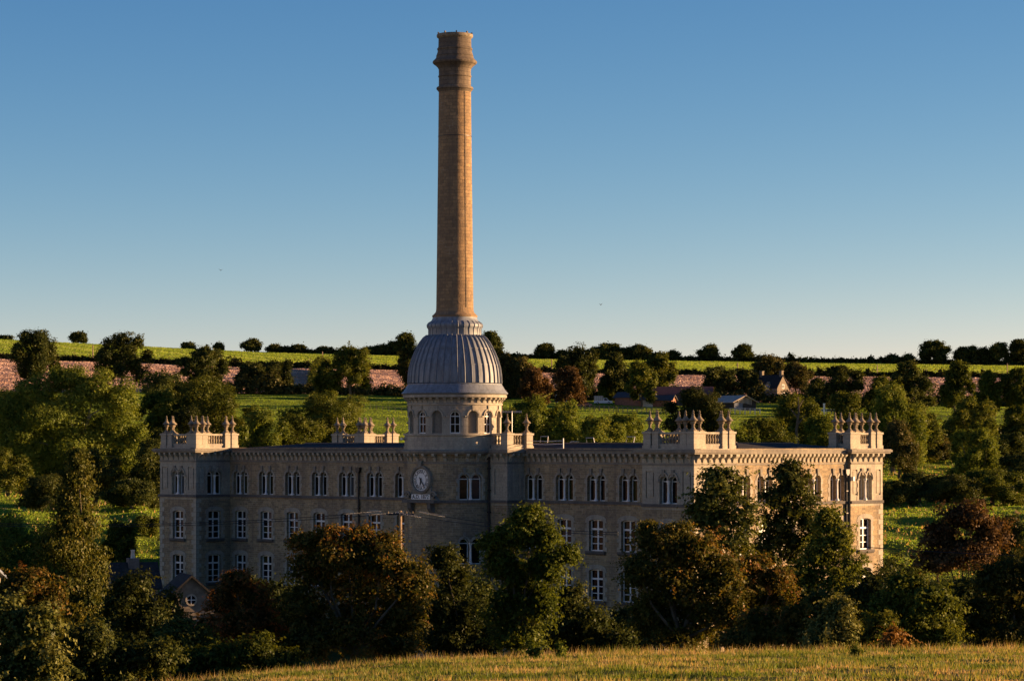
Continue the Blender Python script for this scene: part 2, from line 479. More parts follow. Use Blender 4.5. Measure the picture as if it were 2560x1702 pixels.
def ground(X, Y):
    X = np.asarray(X, float); Y = np.asarray(Y, float)
    X, Y = np.broadcast_arrays(X, Y)
    Ys = np.maximum(Y, 30.0)
    xn = np.clip(1280 + FPX * X / Ys, -600, 3200)
    ze = EYE - (np.interp(xn, ED, EY) - 1108) / FPX * 110
    z = np.where(Y <= 110, 15.4 + (ze - 15.4) * np.clip(Y, -100, 110) / 110, 0.0)
    s = np.clip((Y - 110) / 65, 0, 1)
    z = np.where((Y > 110), ze + (-0.8 - ze) * (1 - (1 - s) ** 1.6), z)
    s = np.clip((Y - 215) / 45, 0, 1)
    z = np.where(Y > 215, -0.8 + 5.8 * s * s * (3 - 2 * s), z)
    dist = [260.0]; hts = [np.full_like(X, 5.0)]
    for D, ys in ROWS:
        d = Dm(D)
        dist.append(d); hts.append(EYE - (np.interp(xn, XS, ys) - 1108) / FPX * d)
    dist.append(2600.0); hts.append(hts[-1] - 40)
    dist.append(9000.0); hts.append(hts[-1] - 60)
    for i in range(len(dist) - 1):
        t = (Y - dist[i]) / (dist[i + 1] - dist[i])
        z = np.where((t > 0), hts[i] + (hts[i + 1] - hts[i]) * np.clip(t, 0, 1), z)
    und = 0.25 * np.sin(X * 0.11 + 0.7 * np.sin(Y * 0.05)) * np.sin(Y * 0.083 + 1.3) + 0.12 * np.sin(X * 0.31 + Y * 0.23)
    z = z + und * np.clip((Y - 255) / 40, 0, 1) * np.clip((1300 - Y) / 300, 0, 1)
    rough = 0.22 * np.sin(X * 0.42 + 1.3 * np.sin(Y * 0.21)) * np.sin(Y * 0.47 + 0.8 * np.sin(X * 0.19)) + 0.10 * np.sin(X * 0.95 + Y * 0.3)
    z = z + rough * np.clip((Y - 245) / 15, 0, 1) * np.clip((560 - Y) / 100, 0, 1)
    und2 = 0.05 * np.sin(X * 0.9 + 1.1 * np.sin(Y * 0.4)) * np.sin(Y * 0.61) + 0.035 * np.sin(X * 2.3 + Y * 1.7)
    z = z + und2 * (Y < 112)
    # level platform round the mill
    dx, dy = X - MILL_O[0], Y - MILL_O[1]
    lx = dx * CA + dy * SA; ly = -dx * SA + dy * CA
    ox = np.maximum(np.maximum(-66 - lx, lx - 3), 0); oy = np.maximum(np.maximum(-10 - ly, ly - 26), 0)
    w = np.clip(1 - np.hypot(ox, oy) / 7.0, 0, 1); w = w * w * (3 - 2 * w)
    return z * (1 - w) + (-0.8) * w

def gz(x, y):
    return float(ground(x, y))

def W(xn, yn, D):
    return Vector(((xn - 1280) / FPX * D, D, EYE - (yn - 1108) / FPX * D))

def strip(name, D0, D1, step, mat, nk=150, kk=0.42):
    n = max(2, int(round((D1 - D0) / step)) + 1)
    d = np.linspace(D0, D1, n)
    k = np.linspace(-kk, kk, nk)
    KK, DD = np.meshgrid(k, d)
    X = KK * (DD + 150); Z = ground(X, DD)
    V = np.stack([X.ravel(), DD.ravel(), Z.ravel()], 1)
    i = np.arange(n - 1)[:, None] * nk + np.arange(nk - 1)[None, :]
    F = np.stack([i, i + 1, i + nk + 1, i + nk], -1).reshape(-1, 4)
    o = link(bpy.data.objects.new(name, np_mesh(name, V, F, mat, None, True)))
    tag(o, kind='structure')
    return o

strip('meadow', -100, 60, 8, M['meadow'], 80)
strip('meadow', 60, 112, 0.8, M['meadow'], 400)
strip('valley_ground', 112, 236, 3, M['valley'], 200)
strip('pasture', 236, 560, 1.6, M['pasture'], 420)
strip('pasture', 560, Dm(615), 4, M['pasture'], 220)
strip('ploughed_field', Dm(615), Dm(775), 6, M['plough'], 160)
strip('crop_field', Dm(775), Dm(1000), 8, M['upper_grass'], 160)
strip('far_hills', Dm(1000), 9000, 200, M['pasture'], 60, 0.6)

# ------------------------------------------------------------------ the mill
mill = empty('mill_building', (MILL_O[0], MILL_O[1], 0), MILL_A)
tag(mill, 'long pale stone mill with corner towers, ribbed dome and tall round chimney', 'mill')

def frame_fn(ox, oy, ang):
    c, s = math.cos(ang), math.sin(ang)
    return lambda u, z, d=0.0: (ox + c * u - s * d, oy + s * u + c * d, z)

def cyl_fn(cx, cy, r):
    def P(u, z, d=0.0):
        t = u / r
        return (cx + (r - d) * math.sin(t), cy - (r - d) * math.cos(t), z)
    return P

def arch_pts(w, zs, zt, n):
    if zt - zs < 1e-4:
        return [(-w / 2, zs), (w / 2, zs)]
    out = []
    for i in range(n + 1):
        a = PI - PI * i / n
        out.append((w / 2 * math.cos(a), zs + (zt - zs) * math.sin(a)))
    return out

def wall(mb, P, u0, u1, rows, depth=0.40, du=99.0):
    """rows: (zlo, zhi, [(uc, w, zsill, zspring, ztop)])"""
    def rect(a, b, z0, z1):
        if b - a < 1e-5 or z1 - z0 < 1e-5: return
        n = max(1, int(math.ceil((b - a) / du)))
        for i in range(n):
            p, q = a + (b - a) * i / n, a + (b - a) * (i + 1) / n
            mb.face([P(p, z0), P(q, z0), P(q, z1), P(p, z1)], [(p, z0), (q, z0), (q, z1), (p, z1)])
    for zlo, zhi, ops in rows:
        cur = u0
        for (uc, w, zs, zsp, zt) in sorted(ops):
            a, b = uc - w / 2, uc + w / 2
            rect(cur, a, zlo, zhi)
            rect(a, b, zlo, zs)
            ap = [(uc + p[0], p[1]) for p in arch_pts(w, zsp, zt, 10 if w < 1.2 else 12)]
            for (p, q) in zip(ap[:-1], ap[1:]):
                mb.face([P(p[0], p[1]), P(q[0], q[1]), P(q[0], zhi), P(p[0], zhi)], [p, q, (q[0], zhi), (p[0], zhi)])
            loop = [(a, zs), (b, zs)] + list(reversed(ap))
            clean = [loop[0]]
            for q in loop[1:]:
                if math.hypot(q[0] - clean[-1][0], q[1] - clean[-1][1]) > 1e-5: clean.append(q)
            for i in range(len(clean)):
                p, q = clean[i], clean[(i + 1) % len(clean)]
                if math.hypot(q[0] - p[0], q[1] - p[1]) < 1e-5: continue
                mb.face([P(q[0], q[1]), P(p[0], p[1]), P(p[0], p[1], depth), P(q[0], q[1], depth)],
                        [(q[0], q[1]), (p[0], p[1]), (p[0] + depth, p[1]), (q[0] + depth, q[1])])
            cur = b
        rect(cur, u1, zlo, zhi)

# --- window kits, built once, shared by every copy
def arch_poly(mb, w, z0, zs, zt, y, n=10):
    a = arch_pts(w, zs, zt, n)
    pts = [(-w / 2, y, z0), (w / 2, y, z0)] + [(p[0], y, p[1]) for p in reversed(a)]
    clean = [pts[0]]
    for q in pts[1:]:
        if (Vector(q) - Vector(clean[-1])).length > 1e-5: clean.append(q)
    mb.face(clean)

def arch_bar(mb, w, zs, zt, t, y0, y1, z0=None, n=10):
    """a bar of thickness t following the inside of an arched opening (jambs too when z0 is given)"""
    o = arch_pts(w, zs, zt, n); i = arch_pts(w - 2 * t, zs, zt - t, n)
    if z0 is not None:
        o = [(-w / 2, z0)] + o + [(w / 2, z0)]; i = [(-w / 2 + t, z0)] + i + [(w / 2 - t, z0)]
    for k in range(len(o) - 1):
        A, B, C, D = o[k], o[k + 1], i[k + 1], i[k]
        mb.face([(A[0], y0, A[1]), (D[0], y0, D[1]), (C[0], y0, C[1]), (B[0], y0, B[1])])
        mb.face([(D[0], y0, D[1]), (D[0], y1, D[1]), (C[0], y1, C[1]), (C[0], y0, C[1])])
        mb.face([(A[0], y0, A[1]), (B[0], y0, B[1]), (B[0], y1, B[1]), (A[0], y1, A[1])])

def light_frame(w, z0, zs, zt):            # one arched light, z relative to sill 0
    mb = MB()
    arch_bar(mb, w, zs, zt, 0.075, -0.03, 0.03, z0)
    mb.box(-w / 2 + 0.055, w / 2 - 0.055, -0.035, 0.03, zs - 0.035, zs + 0.035)
    mb.box(-w / 2 + 0.002, w / 2 - 0.002, -0.06, 0.03, z0, z0 + 0.07)
    return mb

LW, LH, LS = 0.82, 2.12, 1.71             # arched light of the top floor
me_light = light_frame(LW, 0.0, LS, LH).mesh('arched_sash', M['white'])
mb = MB(); arch_poly(mb, LW - 0.1, LS + 0.03, LS + 0.031, LH - 0.05, 0.02); me_fan = mb.mesh('fan_pane', M['glass'])
mb = MB(); mb.face([(-LW / 2 + 0.05, 0.02, 0.07), (LW / 2 - 0.05, 0.02, 0.07), (LW / 2 - 0.05, 0.02, LS - 0.03), (-LW / 2 + 0.05, 0.02, LS - 0.03)])
me_low = mb.mesh('lower_pane', M['glass'])
mb = MB(); mb.lathe([(0.0, 0.0), (0.18, 0.0), (0.18, 0.09), (0.12, 0.17), (0.13, 0.21), (0.10, 0.25), (0.088, 1.48), (0.12, 1.53), (0.10, 1.58), (0.17, 1.68), (0.17, 1.77), (0, 1.77)], 10)
me_colon = mb.mesh('colonnette', M['white'])
mb = MB(); mb.prism([(-0.10, 2.07), (0.10, 2.07), (0.15, 2.62), (-0.15, 2.62)], 'y', -0.11, 0.02); me_key = mb.mesh('keystone', M['trim'])

def pair_surround(gap, hood):
    mb = MB()
    for sx in (-1, 1):
        o = arch_pts(LW + 0.36, LS, LH + 0.18, 12); i = arch_pts(LW + 0.004, LS, LH + 0.002, 12)
        for k in range(12):
            A, B, C, D = o[k], o[k + 1], i[k + 1], i[k]
            A, B, C, D = [(sx * gap / 2 + q[0], q[1]) for q in (A, B, C, D)]
            if sx * A[0] < 0.0 and sx * B[0] < 0.0: continue
            mb.face([(A[0], -0.03, A[1]), (D[0], -0.03, D[1]), (C[0], -0.03, C[1]), (B[0], -0.03, B[1])])
            mb.face([(A[0], -0.03, A[1]), (B[0], -0.03, B[1]), (B[0], 0.0, B[1]), (A[0], 0.0, A[1])])
    x = gap / 2 + LW / 2
    for sx in (-1, 1):
        a, b = sorted((sx * (x + 0.003), sx * (x + 0.17)))
        mb.box(a, b, -0.026, 0.004, 0.0, LS)
        for z in (0.0, 0.7, 1.4):
            a, b = sorted((sx * (x + 0.17), sx * (x + 0.3)))
            mb.box(a, b, -0.022, 0.004, z, z + 0.36)
    if hood:
        for sx in (-1, 1):                # moulded hood that crosses between the lights
            o = arch_pts(LW + 0.30, LS + 0.05, LH + 0.32, 12); i = arch_pts(LW + 0.12, LS + 0.05, LH + 0.20, 12)
            for k in range(12):
                q4 = [(sx * gap / 2 + q[0], q[1]) for q in (o[k], i[k], i[k + 1], o[k + 1])]
                y = -0.10 - 0.004 * sx
                mb.face([(q[0], y, q[1]) for q in q4])
                mb.face([(q4[0][0], y, q4[0][1]), (q4[3][0], y, q4[3][1]), (q4[3][0], 0, q4[3][1]), (q4[0][0], 0, q4[0][1])])
                mb.face([(q4[1][0], y, q4[1][1]), (q4[1][0], 0, q4[1][1]), (q4[2][0], 0, q4[2][1]), (q4[2][0], y, q4[2][1])])
            a, b = sorted((sx * (gap / 2 + LW / 2 + 0.02), sx * (gap / 2 + LW / 2 + 0.28)))
            mb.box(a, b, -0.11, 0.0, LS - 0.06, LS + 0.05)
    return mb
GAP, GAPT = 1.09, 0.95
me_sur = pair_surround(GAP, False).mesh('window_surround', M['ashlar'])
me_surh = pair_surround(GAPT, True).mesh('window_surround', M['ashlar'])

def pair_window(P, uc, zs, ang, gap=GAP, hood=False, panes=True, depth=0.35):
    """two arched lights with a colonnette; the part is the surround, frames and panes hang below it"""
    w = inst('window', me_surh if hood else me_sur, mill, P(uc, zs, 0.0), ang)
    for sx in (-1, 1):
        inst('frame', me_light, w, (sx * gap / 2, depth, 0))
        inst('pane', me_fan, w, (sx * gap / 2, depth, 0))
        inst('pane', me_low, w, (sx * gap / 2, depth, 0))
        inst('keystone', me_key, w, (sx * gap / 2, -0.002, 0))
    inst('colonnette', me_colon, w, (0, 0.02, 0))
    return w

BW, BH, BS = 1.5, 2.55, 2.37              # segmental window of the lower floors
def seg_frame():
    mb = MB()
    arch_bar(mb, BW, BS, BH, 0.10, -0.04, 0.04, 0.0)
    mb.box(-BW / 2 + 0.004, BW / 2 - 0.004, -0.07, 0.04, 0.0, 0.09)
    mb.box(-0.07, 0.07, -0.036, 0.03, 0.09, BH - 0.06)
    mb.box(-BW / 2 + 0.07, BW / 2 - 0.07, -0.046, 0.035, 1.69, 1.84)
    for z in (0.60, 1.15):
        mb.box(-BW / 2 + 0.07, -0.05, -0.025, 0.03, z - 0.03, z + 0.03)
        mb.box(0.05, BW / 2 - 0.07, -0.025, 0.03, z - 0.03, z + 0.03)
    return mb
me_seg = seg_frame().mesh('casement_frame', M['white'])
mb = MB(); mb.face([(-0.31, 0.02, -0.27), (0.31, 0.02, -0.27), (0.31, 0.02, 0.27), (-0.31, 0.02, 0.27)]); me_pane = mb.mesh('pane', M['glass'])
mb = MB(); mb.face([(-0.31, 0.02, 0.0), (0.31, 0.02, 0.0), (0.31, 0.02, 0.68), (0.0, 0.02, 0.66), (-0.31, 0.02, 0.53)]); me_panetopR = mb.mesh('pane', M['glass'])
def seg_surround():
    mb = MB()
    o = arch_pts(BW + 0.74, BS + 0.12, BH + 0.38, 12); i = arch_pts(BW + 0.004, BS, BH + 0.002, 12)
    for k in range(12):
        A, B, C, D = o[k], o[k + 1], i[k + 1], i[k]
        mb.face([(A[0], -0.03, A[1]), (D[0], -0.03, D[1]), (C[0], -0.03, C[1]), (B[0], -0.03, B[1])])
        mb.face([(A[0], -0.03, A[1]), (B[0], -0.03, B[1]), (B[0], 0.0, B[1]), (A[0], 0.0, A[1])])
    for sx in (-1, 1):
        z = 0.0; k = 0
        while z < BS - 0.01:
            h = min(0.34 if k % 2 == 0 else 0.42, BS - z)
            e = 0.44 if k % 2 == 0 else 0.26
            a, b = sorted((sx * (BW / 2 + 0.003), sx * (BW / 2 + e)))
            mb.box(a, b, -0.028, 0.004, z, z + h)
            z += h; k += 1
        a, b = sorted((sx * (BW / 2 + 0.003), sx * (BW / 2 + 0.37)))
        mb.box(a, b, -0.026, 0.004, BS, BS + 0.13)
    return mb
me_segsur = seg_surround().mesh('window_surround', M['ashlar'])
mb = MB(); mb.prism([(-0.22, 0.0), (-0.22, -0.16), (-0.12, -0.30), (0.02, -0.30), (0.26, -0.02), (0.26, 0.0)], 'x', -BW / 2 - 0.28, BW / 2 + 0.28)
me_sill = mb.mesh('sill', M['dark_trim'])

mb = MB()
for sx in (-1, 1):
    for z in (0.34, 0.875, 1.43):
        mb.face([(sx * 0.37 - 0.31, 0.02, z - 0.27), (sx * 0.37 + 0.31, 0.02, z - 0.27), (sx * 0.37 + 0.31, 0.02, z + 0.27), (sx * 0.37 - 0.31, 0.02, z + 0.27)])
    mb.face([(sx * 0.06, 0.02, 1.83), (sx * 0.68, 0.02, 1.83), (sx * 0.68, 0.02, 2.36), (sx * 0.37, 0.02, 2.49), (sx * 0.06, 0.02, 2.51)][::sx])
me_glazing = mb.mesh('glazing', M['glass'])
def seg_window(P, uc, zs, ang, panes=True, depth=0.28):
    w = inst('window', me_segsur, mill, P(uc, zs, 0.0), ang)
    inst('frame', me_seg, w, (0, depth, 0))
    inst('sill', me_sill, w)
    if not panes:
        inst('glazing', me_glazing, w, (0, depth, 0))
        return w
    for sx in (-1, 1):
        for z in (0.34, 0.875, 1.43):
            inst('pane', me_pane, w, (sx * 0.37, depth, z))
        inst('pane', me_panetopR, w, (sx * 0.37, depth, 1.83), 0.0, (sx, 1, 1))
    return w

Z4, Z3, Z2, Z1 = 12.36, 8.33, 4.33, 0.33   # sill levels
ZB = -1.5
ZT = 15.45                                 # wall top, under the frieze
def arch_ops(ucs, gap):
    return [(u + s * gap / 2, LW, Z4, Z4 + LS, Z4 + LH) for u in ucs for s in (-1, 1)]
def seg_ops(ucs, z):
    return [(u, BW, z, z + BS, z + BH) for u in ucs]
def std_rows(top, low, gap=GAP, panels=()):
    t = arch_ops(top, gap) + [(u, w, 12.78, 14.86, 14.86) for u, w in panels]
    return [(ZB, 3.6, seg_ops(low, Z1)), (3.6, 7.6, seg_ops(low, Z2)), (7.6, 11.9, seg_ops(low, Z3)), (11.9, 16.6, t)]

def quoin_panel(P, u, w, ang):
    mb = MB(); mb.face([(-w / 2, 0.1, 12.78), (w / 2, 0.1, 12.78), (w / 2, 0.1, 14.86), (-w / 2, 0.1, 14.86)], [(0, 0), (w, 0), (w, 2), (0, 2)])
    mb.box(-w / 2 + 0.11, w / 2 - 0.11, 0.01, 0.11, 12.9, 14.74)
    mb.build('blind_panel', M['ashlar'], mill, P(u, 0.0, 0.0), ang)

def two_tone(name, P, u0, u1, rows, upper_mat, depth=0.40, du=99.0):
    mb = MB(); wall(mb, P, u0, u1, rows[:-1], depth, du); mb.build(name, M['rubble'], mill)
    mb = MB(); wall(mb, P, u0, u1, rows[-1:], depth, du); mb.build('upper_' + name, upper_mat, mill)

LEFT_T = [-35.9 - 3.56 * i for i in range(7)]
RIGHT_T = [-20.5 + 3.45 * i for i in range(5)]
MAIN = frame_fn(0, 4.05, 0)
two_tone('front_wall', MAIN, -58.7, -33.68, std_rows(LEFT_T, LEFT_T), M['rubble'])
two_tone('front_wall', MAIN, -21.58, -5.2, std_rows(RIGHT_T, RIGHT_T), M['rubble'])
for u in LEFT_T + RIGHT_T:
    pair_window(MAIN, u, Z4, 0)
    seg_window(MAIN, u, Z3, 0)
for u in (LEFT_T[4], LEFT_T[5], LEFT_T[6], RIGHT_T[0], RIGHT_T[1], RIGHT_T[2], RIGHT_T[3], LEFT_T[3]):
    seg_window(MAIN, u, Z2, 0, u in LEFT_T[4:])
for u in (RIGHT_T[1], RIGHT_T[2]):
    seg_window(MAIN, u, Z1, 0, False)

def tower_face(P, ang, u0, u1, uw, panels, lower=(Z3, Z2)):
    two_tone('tower_wall', P, u0, u1, std_rows([uw], [uw], GAPT, panels), M['ashlar'], 0.40)
    for u, w in panels: quoin_panel(P, u, w, ang)
    pair_window(P, uw, Z4, ang, GAPT, True)
    for z in lower: seg_window(P, uw, z, ang, z == Z3 or P(0, 0)[0] < -50)

H = PI / 2
T1F = frame_fn(0, 0, 0); T1E = frame_fn(0, 0, H)
tower_face(T1F, 0, -5.2, 0, -2.55, [(-0.72, 0.84), (-4.42, 0.84)])
tower_face(T1E, H, 0, 5.1, 2.5, [(0.72, 0.8), (4.36, 0.8)])
tower_face(frame_fn(-58.7, 0, 0), 0, -5.14, 0, -2.55, [(-0.72, 0.84), (-4.42, 0.84)])
LTE = frame_fn(-58.7, 0, H)
tower_face(LTE, H, 0, 4.05, 2.2, [(0.70, 0.8)])
T3E = frame_fn(0, 19.9, H)
tower_face(T3E, H, 0, 4.4, 2.0, [(0.60, 0.66), (3.8, 0.66)])
END = frame_fn(-0.35, 0, H)
END_T = [5.95 + 3.15 * i for i in range(5)]
END_T[0] = 6.3
two_tone('end_wall', END, 5.1, 19.9, std_rows(END_T, END_T), M['rubble'])
for u in END_T:
    pair_window(END, u, Z4, H); seg_window(END, u, Z3, H, False)
def blank(name, P, a, b, z0=ZB, z1=16.6, mat='rubble'):
    mb = MB(); wall(mb, P, a, b, [(z0, z1, [])]); mb.build(name, M[mat], mill)
blank('tower_wall', frame_fn(-5.2, 0, -H), -4.05, 0)
blank('tower_wall', frame_fn(0, 19.9, 0), -0.35, 0)
blank('tower_wall', frame_fn(0, 5.1, PI), 0, 0.35)
blank('side_wall', frame_fn(-63.84, 0, -H), -25.9, 0)
blank('rear_wall', frame_fn(0, 24.3, PI), 0, 63.84)
# central block and bow
BX0, BX1, BY = -33.68, -21.58, 2.04
BCX, BCY, BR = -27.63, 2.04, 3.92
blank('block_wall', frame_fn(0, BY, 0), BX0, BCX - BR + 0.05)
BF = frame_fn(0, BY, 0)
mb = MB(); wall(mb, BF, BCX + BR - 0.05, BX1, [(ZB, 11.9, [])]); mb.build('block_wall', M['rubble'], mill)
mb = MB(); wall(mb, BF, BCX + BR - 0.05, BX1, [(11.9, 16.6, [(-22.55, 1.0, 12.8, 14.9, 14.9)])], 0.1); mb.build('block_wall', M['ashlar'], mill)
BS_ = frame_fn(BX1, 0, H)
mb = MB(); wall(mb, BS_, BY, 4.05, [(ZB, 11.9, []), ]); mb.build('block_wall', M['rubble'], mill)
mb = MB(); wall(mb, BS_, BY, 4.05, [(11.9, 16.6, [(3.15, 0.9, 12.8, 14.9, 14.9)])], 0.1); mb.build('block_wall', M['ashlar'], mill)
for P, u, w, a in ((BF, -22.55, 1.0, 0), (BS_, 3.15, 0.9, H)):
    mb = MB(); mb.face([(-w / 2, 0.1, 12.8), (w / 2, 0.1, 12.8), (w / 2, 0.1, 14.9), (-w / 2, 0.1, 14.9)]); mb.build('blind_panel', M['ashlar'], mill, P(u, 0, 0), a)
blank('block_wall', frame_fn(BX0, 0, -H), -4.05, -BY)
BOW = cyl_fn(BCX, BCY, BR)
AW = R(64)
uw = BR * AW
bow_ops = lambda z: [(uw + s * GAP / 2, LW + 0.04, z, z + LS, z + LH + 0.02) for s in (-1, 1)]
mb = MB(); wall(mb, BOW, -BR * PI / 2, BR * PI / 2, [(ZB, 6.8, []), (6.8, 11.9, bow_ops(7.08)), (11.9, 16.6, bow_ops(Z4))], 0.32, 0.25)
mb.build('bow_wall', M['rubble'], mill)
for z in (7.08, Z4):
    pair_window(lambda u, zz, d: cyl_fn(BCX, BCY, BR + 0.01)(u, zz, d), uw, z, AW, depth=0.27)

# --- quoins on the tower corners below the string course
for w1, w2, nm in ((0.62, 0.36, 0), (0.36, 0.62, 1)):
    mb = MB(); mb.box(-w1, 0.024, -0.024, w2, 0.0, 0.40)
    if nm == 0: me_qa = mb.mesh('quoin', M['ashlar'])
    else: me_qb = mb.mesh('quoin', M['ashlar'])
for (qx, qy, rz) in ((0, 0, 0), (-58.7, 0, 0), (-63.84, 0, -H), (0, 24.3, H)):
    for k in range(24):
        inst('quoin', me_qa if k % 2 == 0 else me_qb, mill, (qx, qy, 1.95 + 0.42 * k), rz)

# --- string courses, cornices, brackets
def straight_trim(name, P, u0, u1, z0, z1, proj, mat, back=0.05):
    mb = MB()
    q = [(u0, -proj), (u1, -proj), (u1, back), (u0, back)]
    lo = [P(u, z0, d) for u, d in q]; hi = [P(u, z1, d) for u, d in q]
    mb.face(list(reversed(lo))); mb.face(hi)
    for i in range(4):
        j = (i + 1) % 4
        mb.face([lo[i], lo[j], hi[j], hi[i]])
    return mb.build(name, M[mat], mill)

def string_runs(z0, z1, pr, name, mat, e=0.0):
    straight_trim(name, MAIN, -58.7 + e, -33.68, z0, z1, pr, mat)
    straight_trim(name, MAIN, -21.58 + e, -5.2, z0, z1, pr, mat)
    straight_trim(name, T1F, -5.2, 0 + pr - 0.003, z0, z1, pr, mat)
    straight_trim(name, T1E, 0, 5.1, z0, z1, pr - 0.003, mat)
    straight_trim(name, frame_fn(-58.7, 0, 0), -5.14 - pr, pr - 0.003, z0, z1, pr, mat)
    straight_trim(name, LTE, 0, 4.05 - pr - 0.01, z0, z1, pr - 0.003, mat)
    straight_trim(name, END, 5.1, 19.9, z0, z1, pr, mat)
    straight_trim(name, T3E, 0, 4.4, z0, z1, pr, mat)
    straight_trim(name, BF, BCX + BR - 0.1, BX1 + pr - 0.003, z0, z1, pr, mat)
    straight_trim(name, BS_, BY, 4.05 - pr - 0.01, z0, z1, pr - 0.003, mat)
    straight_trim(name, BF, BX0 - pr, BCX - BR + 0.1, z0, z1, pr, mat)
    mb = MB(); r = BR + pr
    mb.lathe([(BR - 0.05, z0), (r, z0), (r, z1), (BR - 0.05, z1)], 48, BCX, BCY, PI, 2 * PI, True, BR)
    mb.build(name, M[mat], mill)
string_runs(12.10, 12.33, 0.14, 'string_course', 'dark_trim')
string_runs(15.30, 15.46, 0.07, 'frieze_moulding', 'trim')

mb = MB()
mb.prism([(0.02, 0.66), (0.02, 0.0), (-0.05, 0.0), (-0.10, 0.10), (-0.13, 0.24), (-0.20, 0.34), (-0.36, 0.42), (-0.42, 0.52), (-0.42, 0.66)], 'x', -0.12, 0.12)
me_brk = mb.mesh('bracket', M['ashlar'])
mb = MB()
mb.prism([(0.02, 0.66), (0.02, 0.0), (-0.08, 0.0), (-0.11, 0.22), (-0.16, 0.34), (-0.27, 0.42), (-0.33, 0.52), (-0.33, 0.66)], 'x', -0.125, 0.125)
me_brk2 = mb.mesh('bracket', M['ashlar'])
def brackets(P, ang, u0, u1, n, me):
    for i in range(n):
        u = u0 + (u1 - u0) * (i + 0.5) / n
        inst('bracket', me, mill, P(u, 15.50, 0.0), ang)
brackets(MAIN, 0, -58.4, -33.9, 40, me_brk2)
brackets(MAIN, 0, -21.3, -5.3, 27, me_brk2)
brackets(T1F, 0, -5.2, 0, 7, me_brk)
brackets(T1E, H, 0, 5.1, 7, me_brk)
brackets(frame_fn(-58.7, 0, 0), 0, -5.14, 0, 7, me_brk)
brackets(LTE, H, 0, 3.8, 5, me_brk)
brackets(END, H, 5.2, 19.7, 27, me_brk2)
brackets(T3E, H, 0.0, 4.4, 6, me_brk)
brackets(BF, 0, BCX + BR + 0.05, BX1, 3, me_brk)
brackets(BS_, H, BY, 3.95, 3, me_brk)
for i in range(14):
    t = R(-86) + R(172) * i / 13
    inst('bracket', me_brk, mill, BOW(BR * t, 15.50, 0.0), t)

def lid(name, x0, x1, y0, y1, z0=16.17, ov=0.55, mat='trim'):
    mb = MB()
    mb.box(x0 - ov + 0.12, x1 + ov - 0.12, y0 - ov + 0.12, y1 + ov - 0.12, z0, z0 + 0.12)
    mb.box(x0 - ov, x1 + ov, y0 - ov, y1 + ov, z0 + 0.12, z0 + 0.30)
    mb.box(x0 - ov + 0.08, x1 + ov - 0.08, y0 - ov + 0.08, y1 + ov - 0.08, z0 + 0.30, z0 + 0.36)
    return mb.build(name, M[mat], mill)
lid('tower_cornice', -5.2, 0, 0, 5.1)
lid('tower_cornice', -63.84, -58.7, 0, 5.1)
lid('tower_cornice', -4.0, 0, 19.9, 24.4)
lid('tower_cornice', -63.4, -58.7, 21.0, 25.7)
lid('block_cornice', BX0, BX1, BY, 9.0, 16.12, 0.5)
mb = MB(); mb.lathe([(BR - 0.1, 16.12), (BR + 0.38, 16.12), (BR + 0.38, 16.22), (BR + 0.5, 16.26), (BR + 0.5, 16.40), (BR + 0.42, 16.46), (BR - 0.1, 16.47)], 56, BCX, BCY, PI, 2 * PI, True, BR)
mb.build('bow_cornice', M['trim'], mill)
straight_trim('main_cornice', MAIN, -58.1, -34.2, 16.16, 16.40, 0.36, 'trim', 0.3)
straight_trim('main_cornice', MAIN, -21.0, -5.8, 16.16, 16.40, 0.36, 'trim', 0.3)
straight_trim('main_cornice', END, 5.7, 19.3, 16.16, 16.42, 0.36, 'trim', 0.3)
# cast gutter along the eaves
for P, a, b in ((MAIN, -58.05, -34.25), (MAIN, -20.95, -5.85)):
    straight_trim('gutter', P, a, b, 16.402, 16.50, 0.42, 'dark_trim', -0.28)
straight_trim('gutter', END, 5.75, 19.25, 16.422, 16.52, 0.40, 'trim', -0.2)

# --- roofs
def hip_roof(name, x0, x1, y0, y1, ze, zr, inset):
    mb = MB(); ym = (y0 + y1) / 2
    a, b, c, d = (x0, y0, ze), (x1, y0, ze), (x1, y1, ze), (x0, y1, ze)
    e, f = (x0 + inset, ym, zr), (x1 - inset, ym, zr)
    mb.face([a, b, f, e]); mb.face([b, c, f]); mb.face([c, d, e, f]); mb.face([d, a, e]); mb.face([d, c, b, a])
    o = mb.build(name, M['slate'], mill)
    mb = MB(); mb.tube([(x0 + inset, ym, zr + 0.02), (x1 - inset, ym, zr + 0.02)], 0.08, 6); mb.build('ridge', M['dark_trim'], o)
    return o
hip_roof('slate_roof', -60.5, -2.0, 3.75, 13.5, 16.405, 16.98, 7.0)
hip_roof('slate_roof', -55.0, -0.05, 13.6, 24.2, 16.40, 16.99, 5.0)
hip_roof('slate_roof', -9.0, -0.1, 5.6, 13.4, 16.43, 17.05, 3.4)

